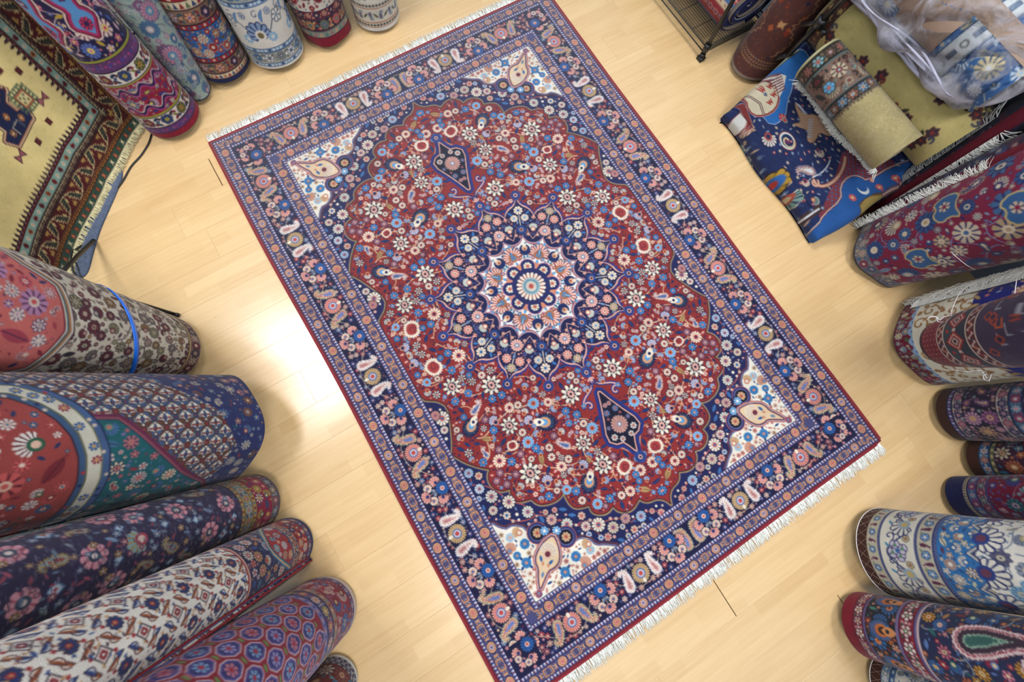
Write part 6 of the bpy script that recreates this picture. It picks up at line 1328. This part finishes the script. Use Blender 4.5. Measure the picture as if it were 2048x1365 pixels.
# --- two thin folded rugs squeezed between the pile and the wine red roll, fringes towards the camera
def thin_rug(label, b, w0, q, w1, lean, cols, lines, seed):
    B, P, r0, r1 = fit(b, w0, q, w1, lean); d = np.linalg.norm(P-B); ax = unit(P-B); t = empty('folded_rug', (B[0], B[1], 0)); tag(t, label, 'folded rug')
    def des(C, p):
        c = Cv(C, 110, p, hx(cols[0])); f_scatter(c, 0, 110, cols[0], cols[1:], ['1c2238', '3a4468', '5a2438'], [2.2, 1.3, .8], seed, '141828', 'a89a8a', 300)
        c.rect(C*.44, C*.56, 0, 110, hx('6c1428')); return c
    rf = lambda s: r0+(r1-r0)*np.clip(np.asarray(s)/d, 0, 1.2)
    fn = tube_rug(t, B, ax, .95, rf, des, d*1.15, max(w0, w1), math.hypot(q[0]-b[0], q[1]-b[1])*.6, 2.6, e1=CAM-(B+P)/2, seam=2.8, flat=1.7)
    for th, mat, sd, s0 in lines: seam_fringe(t, fn, s0, d*1.15, th, mat, 330, .05, sd, seed+int(th*10), .8, .0019, .6)
    return t
thin_rug('dark folded rug with grey and white fringes, leaning behind the wine red roll', (1752,418),34,(1985,268),58,6,['1c2038','34406a','6a2440','4a5a84'],((.75,'fringe',1,.02),(.2,'fringe',1,.1),(-.75,'fringe_grey',-1,.05)),31)
thin_rug('dark folded rug with one white fringe, lying against the wine red roll', (1728,446),24,(1960,338),50,6,['2a1c34','5a2440','3c4c80','7a8aa0'],((.35,'fringe',-1,.0),),32)

# ============================================================== pile against the right wall
ZB = .30
def folded_rug():
    cor = [(1478,222,.11), (1612,100,.30), (1856,322,.30), (1650,452,.11)]        # photo corners of the upper side
    K4 = [G(x, y, z) for x, y, z in cor]; a, b, c4, d = K4
    cen = sum(K4)/4; t = empty('folded_rug', (cen[0], cen[1], 0)); tag(t, 'thick folded navy blue rug with pictures of birds, pots and a domed gate', 'folded rug')
    cw, ch = np.linalg.norm(b-a)*100, np.linalg.norm(d-a)*100; CW, CH = 92., 92.
    bil = lambda p, q: (a*(1-p)+d*p)*(1-q)+(b*(1-p)+c4*p)*q
    def inv(x, y):
        p = q = .5
        for _ in range(14):
            X3 = bil(p, q); F_ = X3[:2]-G(x, y, X3[2])[:2]; J = np.stack([(bil(p+1e-3, q)-bil(p, q))[:2], (bil(p, q+1e-3)-bil(p, q))[:2]], 1)/1e-3; dp = np.linalg.solve(J, F_); p -= dp[0]; q -= dp[1]
        return (11+q*70, 11+p*70)
    cv = Cv(CW, CH, 4.2, hx('1d2a56')); d_pict(cv, inv)
    rr = .05; out_p = unit((d-a)+(c4-b)); out_q = unit((b-a)+(c4-d))
    ext = rr*math.pi/2+(ZB-rr)
    n = int(290*PPX)+10
    def axis(k): return np.concatenate([np.linspace(-ext, -rr*1.57, 14)[:-1], np.linspace(-rr*1.57, 0, 9)[:-1], np.linspace(0, 1, k), 1+np.linspace(0, rr*1.57, 9)[1:], 1+np.linspace(rr*1.57, ext, 14)[1:]])
    p_ = axis(n); q_ = axis(n); PP, QQ = np.meshgrid(p_, q_, indexing='ij')
    def ex(x): e = np.where(x < 0, -x, np.where(x > 1, x-1, 0)); s = np.where(x < 0, -1., 1.); o = np.where(e < rr*1.5708, rr*np.sin(np.minimum(e/rr, 1.5708)), rr); dr = np.where(e < rr*1.5708, rr*(1-np.cos(np.minimum(e/rr, 1.5708))), rr+(e-rr*1.5708)); return o*s, dr
    op, dp = ex(PP); oq, dq = ex(QQ); pc = np.clip(PP, 0, 1)[..., None]; qc = np.clip(QQ, 0, 1)[..., None]
    base = (a*(1-pc)+d*pc)*(1-qc)+(b*(1-pc)+c4*pc)*qc
    drop = np.maximum(dp, dq); lay = .006*np.sin(drop*2*np.pi/.06)*(drop > .05)-.016*np.clip(drop-.03, 0, .1)/.1
    P = base+(op+lay*np.sign(op)*(np.abs(op) > .02))[..., None]*out_p+(oq+lay*np.sign(oq)*(np.abs(oq) > .02))[..., None]*out_q
    P = P+(.012*np.sin(PP*9+.8)*(QQ < .02)*np.clip(.02-QQ, 0, .02)/.02)[..., None]*out_q+(.010*np.sin(QQ*8)*(PP > .98)*np.clip(PP-.98, 0, .02)/.02)[..., None]*out_p
    sag = .012*np.sin(PP*5+QQ*2)+.010*np.sin(QQ*7.)-.03*np.clip(.5-QQ, 0, 1)*(1-np.clip(PP, 0, 1))
    zt = base[..., 2]; P[..., 2] = np.maximum(zt-drop+np.where(drop < .02, sag, sag*np.clip(1-drop/zt, 0, 1)), .002)
    X = 11+np.clip(QQ, 0, 1)*70+np.where(QQ < 0, QQ, np.where(QQ > 1, QQ-1, 0))*30; Y = 11+np.clip(PP, 0, 1)*70+np.where(PP < 0, PP, np.where(PP > 1, PP-1, 0))*30
    sheet('pile', P, sample(cv, X, Y), MAT['wool'], t, flip=False)
    # end fringe across the upper side
    q0, q1 = G(1597, 164, ZB-.02), G(1750, 346, ZB-.01); pts = np.array([q0+(q1-q0)*k+np.array([0, 0, .012*math.sin(k*9)]) for k in np.linspace(0, 1, 30)])
    dr = -np.append(UX, 0)
    fringe('fringe', pts, dr, (0, 0, 1.), MAT['fringe'], t, 460, .044, .6, .0022, 7, .3); fringe('fringe', pts+np.array([0, 0, .006]), dr, (0, 0, 1.), MAT['fringe'], t, 360, .038, .7, .0022, 8, .3)
    return t
folded_rug()
def lying(name, label, u, v0, v1, z, r, design, wpx, lpx, ppc=3.2, harm=(), seam=2.6, thick=.012, svis=None, du=0., cat='rolled rug', e1=None):
    A, Bq = W(u, v0, z), W(u+du, v1, z); L = np.linalg.norm(Bq-A); t = empty(name, tuple(A)); tag(t, label, cat)
    rf = lambda s: r*(1+0*np.asarray(s)); return t, tube_rug(t, A, Bq-A, L, rf, design, (svis or L)*.98, wpx, lpx, ppc, harm=harm, seam=seam, e1=CAM-(A+Bq)/2 if e1 is None else e1)
lying('rolled_rug', 'sand coloured rolled rug with dark brown border, lying on the folded navy rug', 1.775, -.19, .43, .435, .114, d_olive, 120, 240, seam=-1.9, harm=((2, .05, .2, 0),))
lying('rolled_rug', 'golden yellow rolled rug with dark flower sprays, lying against the wall', 2.02, -.36, .53, .475, .165, d_gold, 150, 300, seam=2.9, harm=((2, .04, .5, 0),))
# rug in clear plastic on top of them
def wrapped():
    t = empty('wrapped_rug', tuple(W(1.99, -.40, .81))); tag(t, 'blue and white rolled rug wrapped in clear plastic with brown paper', 'wrapped rug')
    A, Bq = W(1.99, -.40, .81), W(1.99, .46, .81); r = .18
    rf = lambda s: r*(1+0*np.asarray(s)); fn = tube_rug(t, A, Bq-A, np.linalg.norm(Bq-A), rf, d_bagrug, np.linalg.norm(Bq-A)*.98, 190, 230, 3., e1=CAM-(A+Bq)/2, seam=2.8, harm=((2, .04, .1, 0),))
    at, nrm, e1, e2, ax = fn
    def patch(s0, s1, t0, t1, name):                     # sheet of brown paper curved round the roll
        S, T = np.meshgrid(np.linspace(s0, s1, 14), np.linspace(t0, t1, 30), indexing='ij'); V = np.array([[at(s, h, .004+.004*math.sin(9*s+5*h)) for s, h in zip(a_, b_)] for a_, b_ in zip(S, T)])
        sheet(name, V, None, MAT['card'], t)
    patch(.34, .56, -.55, .9, 'wrapping_paper'); patch(.50, .84, -.42, -.05, 'wrapping_paper'); patch(.12, .38, .2, .7, 'wrapping_paper')
    # clear film, bagged and bunched along the camera-side edge
    m, nt, b = new_mat('clear_plastic_film'); L = nt.links.new; nt.nodes.remove(b); out = nt.nodes['Material Output']
    tc = N(nt, 'ShaderNodeTexCoord'); nz = N(nt, 'ShaderNodeTexNoise'); nz.inputs['Scale'].default_value = 7; nz.inputs['Detail'].default_value = 6; nz.inputs['Distortion'].default_value = 2.2; L(tc.outputs['Object'], nz.inputs['Vector'])
    bp = N(nt, 'ShaderNodeBump'); bp.inputs['Strength'].default_value = .8; bp.inputs['Distance'].default_value = .03; L(nz.outputs['Fac'], bp.inputs['Height'])
    tr = N(nt, 'ShaderNodeBsdfTransparent'); tr.inputs[0].default_value = (.95, .96, .98, 1); gl = N(nt, 'ShaderNodeBsdfGlossy'); gl.inputs['Roughness'].default_value = .14; L(bp.outputs[0], gl.inputs['Normal'])
    df = N(nt, 'ShaderNodeBsdfDiffuse'); df.inputs[0].default_value = (.72, .72, .80, 1); tl = N(nt, 'ShaderNodeBsdfTranslucent'); tl.inputs[0].default_value = (.75, .75, .82, 1); dt = N(nt, 'ShaderNodeMixShader'); dt.inputs[0].default_value = .4; L(df.outputs[0], dt.inputs[1]); L(tl.outputs[0], dt.inputs[2])
    lw = N(nt, 'ShaderNodeLayerWeight'); lw.inputs['Blend'].default_value = .22; L(bp.outputs[0], lw.inputs['Normal'])
    m1 = N(nt, 'ShaderNodeMixShader'); L(lw.outputs['Fresnel'], m1.inputs[0]); L(tr.outputs[0], m1.inputs[1]); L(gl.outputs[0], m1.inputs[2])
    at_ = N(nt, 'ShaderNodeAttribute', attribute_name='knots'); mr = N(nt, 'ShaderNodeMapRange'); mr.inputs['From Min'].default_value = .45; mr.inputs['From Max'].default_value = .75; mr.inputs['To Max'].default_value = .55; L(nz.outputs['Fac'], mr.inputs['Value'])
    ad = N(nt, 'ShaderNodeMath', operation='ADD'); L(mr.outputs[0], ad.inputs[0]); sp = N(nt, 'ShaderNodeSeparateColor'); L(at_.outputs['Color'], sp.inputs[0]); L(sp.outputs[0], ad.inputs[1])
    m2 = N(nt, 'ShaderNodeMixShader'); L(ad.outputs[0], m2.inputs[0]); L(m1.outputs[0], m2.inputs[1]); L(dt.outputs[0], m2.inputs[2]); L(m2.outputs[0], out.inputs[0])
    Ln = np.linalg.norm(Bq-A); s = np.linspace(-.06, Ln+.05, 110); th = np.linspace(0, 2*np.pi, 121)[:-1]; S, T = np.meshgrid(s, th, indexing='ij')
    rng = np.random.default_rng(5); wr = np.zeros_like(S)
    for k in range(26):
        f1, f2, ph = rng.uniform(3, 34), rng.integers(1, 9), rng.uniform(0, 6.3); wr += rng.normal(0, 1)*np.sin(S*f1+T*f2+ph)*.0022
    endr = np.clip((Ln+.05-S)/.10, 0, 1)**.42*np.clip((S+.06)/.10, 0, 1)**.42
    bunch = np.exp(-((T-1.12)/.30)**2)              # gathered fold
    rad = (r+.016+wr+.030*bunch*(1+.5*np.sin(S*21)))*np.maximum(endr, .02)
    P = A+S[..., None]*ax+(rad*np.cos(T))[..., None]*e1+(rad*np.sin(T))[..., None]*e2
    Cm = np.zeros(P.shape); Cm[..., 0] = np.clip(.62*bunch*(.75+.4*np.sin(S*33+T*9))+.35*(S > Ln+.012), 0, .85); Cm = np.where(Cm <= .0031, Cm*12.92, 1.055*np.clip(Cm, 1e-6, 1)**(1/2.4)-.055)
    o = sheet('plastic_film', P, Cm, m, t, wrap=True)
    mb = MB()
    for k in range(7):                                     # twisted strands of the bag
        h0 = 1.12+.22*math.sin(k*1.7); mb.tube([at(s_, h0+.10*math.sin(s_*9+k*2.1), .034+.008*math.cos(s_*13+k)-.05*max(0, s_-Ln+.12)/.1) for s_ in np.linspace(.05, Ln-.02, 34)], .0045+.002*(k % 3), 6)
    mb.tube([at(.12+.02*k, 1.0-k*.09, .03-.0008*k) for k in range(16)], .004, 6)
    mm = plain('milky_plastic', (.80, .80, .88), .25, noise=.06, coat=.4); bs = mm.node_tree.nodes['Principled BSDF']; bs.inputs['Transmission Weight'].default_value = .35; bs.inputs['Alpha'].default_value = .7
    mb.build('plastic_gather', mm, t)
wrapped()

# ============================================================== wire rack with two rolls, in the back corner
def wire_rack():
    t = empty('wire_rack', tuple(W(1.69, -.72, 0))); tag(t, 'low black wire rack holding a flattened rolled rug', 'rack')
    u0, u1, v0, v1, z = 1.685, 2.15, -1.75, -.725, .085; up = np.array([0, 0, 1.])
    for u, v in ((u0, v1), (u1, v1), (u0, v0), (u1, v0)):
        mb = MB(); mb.tube([W(u, v, .02), W(u, v, .25), W(u, v, .92)], .0125, 10); mb.build('post', MAT['black'], t)
        mb = MB(); mb.box(W(u, v, .012), np.append(UX, 0)*.019, np.append(VX, 0)*.019, up*.012); mb.tube([W(u, v, .02), W(u, v, .045)], .017, 10); mb.build('foot', MAT['black'], t)
        mb = MB(); mb.tube([W(u, v, z-.02), W(u, v, z+.025)], .019, 10); mb.build('collar', MAT['black'], t)
    for zz in (z, z-.035):
        mb = MB()
        for p, q in (((u0, v0), (u1, v0)), ((u1, v0), (u1, v1)), ((u1, v1), (u0, v1)), ((u0, v1), (u0, v0))): mb.tube([W(*p, zz), W(*q, zz)], .0035, 6)
        mb.build('shelf_rim', MAT['black'], t)
    for k in range(27):
        u = u0+(u1-u0)*(k+.5)/27; mb = MB(); mb.tube([W(u, v0, z+.003), W(u, v1, z+.003)], .0015, 5); mb.build('shelf_wire', MAT['black'], t)
    for k in range(8):
        v = v1-(v1-v0)*k/7*.98-.01; mb = MB(); mb.tube([W(u0, v, z-.002), W(u1, v, z-.002)], .0022, 5); mb.build('cross_wire', MAT['black'], t)
    mb = MB()
    for k in range(40):
        a_ = u0+(u1-u0)*k/40; b_ = u0+(u1-u0)*(k+.5)/40; c_ = u0+(u1-u0)*(k+1)/40; mb.tube([W(a_, v1, z-.035), W(b_, v1, z), W(c_, v1, z-.035)], .0012, 4, False)
    mb.build('truss_wire', MAT['black'], t)
wire_rack()
def d_rack(C, p):
    c = Cv(C, 110, p, hx('1b2452')); cuts = ((.20, .30, '8a2a30'), (.30, .325, 'c8b090'), (.325, .40, '4a6a92'), (.40, .415, '8a2c2c'), (.415, .445, 'c8b090'), (.445, .47, '8a2c2c'), (.47, .53, '4a2a1e'))
    for a_, b_, col in cuts: c.rect(C*a_, C*b_, 0, 110, hx(col))
    for i in range(24):
        flower(c, C*.362, i*6+2, 2.6, hx('a83040'), gap=hx('d8c8b0'), n=6, cen=hx('d8c8b0')); leaf(c, C*.362, i*6+5, 2.4, 1.2, .3, hx('c8b090')); leaf(c, C*.43, i*4+4, 2.2, 1, 1.2, hx('2c3c68'))
        flower(c, C*.25, i*5+2, 2.4, hx('c87a6a'), n=6, gap=hx('5a1c24'), cen=hx('2c3c68')); leaf(c, C*.25, i*5+4.5, 3, 1, 0, hx('2c3c68')); leaf(c, C*.312, i*4, 1.6, .7, .8, hx('8a2a30'))
    f_scatter(c, 0, 110, None, ['c8c0c0', '8a3a48', '6a84a8'], ['3a4a7a', '7a2c40', 'a8a0a8'], [3, 1.6, .9], 271, '101838', 'b87a7a', 160, x0=C*.54, x1=C*.9); return c
tB = empty('rolled_rug', tuple(W(1.915, -.74, .09))); tag(tB, 'flattened rolled rug showing its navy spiral end on the wire rack', 'rolled rug')
A, Bq = W(1.915, -.74, .235), W(1.915, -1.65, .235); rk = .20
fB = tube_rug(tB, A, Bq-A, .9, lambda s: rk*(1+0*np.asarray(s)), d_rack, .5, 150, 130, 3., e1=np.array([0, 0, 1.]), seam=2.8, flat=.68, thick=.018)
at, nrm, e1, e2, ax = fB
navy = plain('navy_wool', (.11, .14, .32), .9, noise=.3, scale=160, bump=.5)
a_ = np.linspace(0, 2*np.pi, 41)[:-1]; V = [A+ax*.02]+[at(.02, h, -.02) for h in a_]; mesh_obj('end_face', np.array(V), [(0, 1+(k+1) % 40, 1+k) for k in range(40)], navy, tB)
for off, rad, mt, nm in ((-.016, .011, navy, 'end_layer'), (-.030, .0035, MAT['fringe_grey'], 'end_backing')):
    mb = MB(); mb.tube([A+ax*.010+(rk*.98+off-.0255*h)*(math.cos(h+1.2)*.68*e1+math.sin(h+1.2)*e2) for h in np.linspace(.2, 2*np.pi*1.08, 90)], rad, 7); mb.build(nm, mt, tB)

# ============================================================== black stands
def back_stand():
    t = empty('display_stand', tuple(W(2.0, -.42, 0))); tag(t, 'black metal folding stand between the rust roll and the golden roll', 'stand')
    J = G(1642, 44, .52); mb = MB()
    def bar(p, q, r, name, k=8): m_ = MB(); m_.tube([p, (p+q)/2, q], r, k); m_.build(name, MAT['black'], t)
    bar(G(1575, 112, .25), J, .014, 'leg'); bar(J, J+(J-G(1588, 100, .28))*1.5, .014, 'leg'); bar(G(1604, 50, .42), J, .011, 'brace'); bar(J, G(1651, 110, .36), .009, 'brace')
    bar(np.array([*W(2.02, -.52)[:2], .004]), G(1575, 112, .25), .014, 'leg')
    m_ = MB(); m_.tube([J-np.array([0, 0, .022]), J+np.array([0, 0, .022])], .026, 10); m_.build('joint', MAT['black'], t)
    m_ = MB(); m_.tube([J+np.array([.0, -.03, -.02]), J+np.array([.0, -.055, -.02])], .013, 8); m_.build('knob', MAT['black'], t)
back_stand()
def floor_stand():
    hub = G(112, 556, .32); t = empty('light_stand', (hub[0], hub[1], 0)); tag(t, 'black tripod stand with legs spread on the floor behind the coral roll', 'stand')
    def bar(p, q, r, name): m_ = MB(); m_.tube([p, p+(q-p)*.5, q], r, 8); m_.build(name, MAT['black'], t)
    bar(hub, G(187, 481, .012), .010, 'leg'); bar(hub, G(350, 629, .012), .0085, 'leg'); bar(hub, G(215, 660, .012), .010, 'leg'); bar(hub, hub+np.array([.02, .0, .5]), .011, 'pole')
    for p, q in ((G(352, 629.5, .012), G(357, 631, .012)),): bar(p, q, .0105, 'foot')
    m_ = MB(); m_.tube([hub-np.array([0, 0, .03]), hub+np.array([0, 0, .04])], .02, 10); m_.build('hub', MAT['black'], t)
floor_stand()

# ============================================================== yellow rug hung up at the left, mat and cables under it
def hanging_rug():
    bl = [(305,242), (294,253), (280,272), (262,300), (240,332), (216,362), (200,400), (186,440), (172,478), (160,508), (146,545), (128,590), (104,640)]
    bot = np.array([G(x, y, 0.0) for x, y in bl]); L = np.concatenate([[0], np.cumsum(np.linalg.norm(np.diff(bot, axis=0), axis=1))])
    t = empty('hanging_rug', (bot[4][0], bot[4][1], 0)); tag(t, 'cream yellow rug with stepped geometric border hung up at the left wall', 'rug')
    m = int(300*PPX)+30; n = int(400*PPX)
    x = np.linspace(0, L[-1], m); b = np.stack([np.interp(x, L, bot[:, k]) for k in range(3)], 1)
    for _ in range(6): b[1:-1] = (b[:-2]+2*b[1:-1]+b[2:])/4
    h = np.concatenate([np.linspace(0, 1.0, n), np.linspace(1.0, 1.5, 10)[1:]])
    lean = math.radians(10); outw = unit(np.array([-.86*math.cos(YAW)-.5*math.sin(YAW), -.86*math.sin(YAW)+.5*math.cos(YAW), 0])); tang = unit(bot[0]-bot[6]); up = np.array([0, 0, 1.])
    HH, XX = np.meshgrid(h, x, indexing='ij')
    wave = .020*np.sin(XX*9+.5)*np.exp(-HH/.5)
    foot = .06*np.exp(-HH/.10)                               # the foot kicks out on the floor
    P = b[None]+(HH*math.sin(lean)+wave-foot+.06)[..., None]*outw+(HH*math.cos(lean)*(1-.25*np.exp(-HH/.08))+.018)[..., None]*up+(HH*.13)[..., None]*tang
    cv = d_caucasian(L[-1]*125+4, 165, 3.2); C = sample(cv, XX*125+.3, HH*125+1.)
    sheet('pile', P, C, MAT['wool'], t, flip=True)
    Q = P[::12, ::12]+outw*.012; sheet('backing', Q, None, MAT['backing'], t)
    e = P[0]; dr = np.tile(-outw*.9+np.array([0, 0, -.35]), (len(e), 1)); fringe('fringe', e, dr, up, plain('cream_fringe', (.80, .76, .60), .9, noise=.1, scale=200), t, 700, .035, .25, .0018, 9)
    mb = MB(); mb.tube(P[::3, 0], .006, 6); mb.build('selvage', plain('dark_selvage', (.16, .13, .12), .9, noise=.2, scale=200), t)
hanging_rug()
def mat_under():
    out = [(236,326), (250,348), (234,388), (218,424), (202,460), (188,505), (178,548), (160,560), (150,540), (150,480), (180,420), (205,360)]
    pts = smooth(np.array([G(x, y, 0)[:2] for x, y in out]), 2); n = len(pts); c = pts.mean(0); V = []; F = []
    for z, k in ((.001, 1.), (.008, 1.), (.012, .93)):
        for p in pts: q = c+(p-c)*k; V.append((q[0], q[1], z))
    V.append((c[0], c[1], .013))
    for r in (0, n):
        for i in range(n): F.append((r+i, r+(i+1) % n, r+n+(i+1) % n, r+n+i))
    for i in range(n): F.append((2*n+i, 2*n+(i+1) % n, 3*n))
    o = mesh_obj('felt_mat', np.array(V), F, MAT['underlay']); tag(o, 'blue grey felt mat sticking out under the yellow hanging rug', 'mat')
mat_under()
def cable(label, pts, r):
    P = np.array([G(*p) for p in pts]); P = np.stack([np.interp(np.linspace(0, len(P)-1, len(P)*6), np.arange(len(P)), P[:, k]) for k in range(3)], 1)
    for _ in range(4): P[1:-1] = (P[:-2]+2*P[1:-1]+P[2:])/4
    mb = MB(); mb.tube(P, r, 7); o = mb.build('cable', MAT['cable']); tag(o, label, 'cable', 'black cables on the floor')
cable('black cable following the lower edge of the yellow hanging rug', ((304,228,.006),(306,255,.006),(299,285,.006),(282,312,.006),(262,332,.006),(246,362,.006),(226,388,.006),(213,420,.006),(200,452,.006),(186,474,.006),(168,488,.006),(150,500,.03)), .0042)
cable('black cable coiled beside the tripod stand', ((146,498,.05),(141,520,.03),(146,545,.016),(158,560,.008),(150,575,.006),(142,560,.008),(140,535,.01),(150,520,.014),(160,545,.01),(166,572,.006)), .0042)
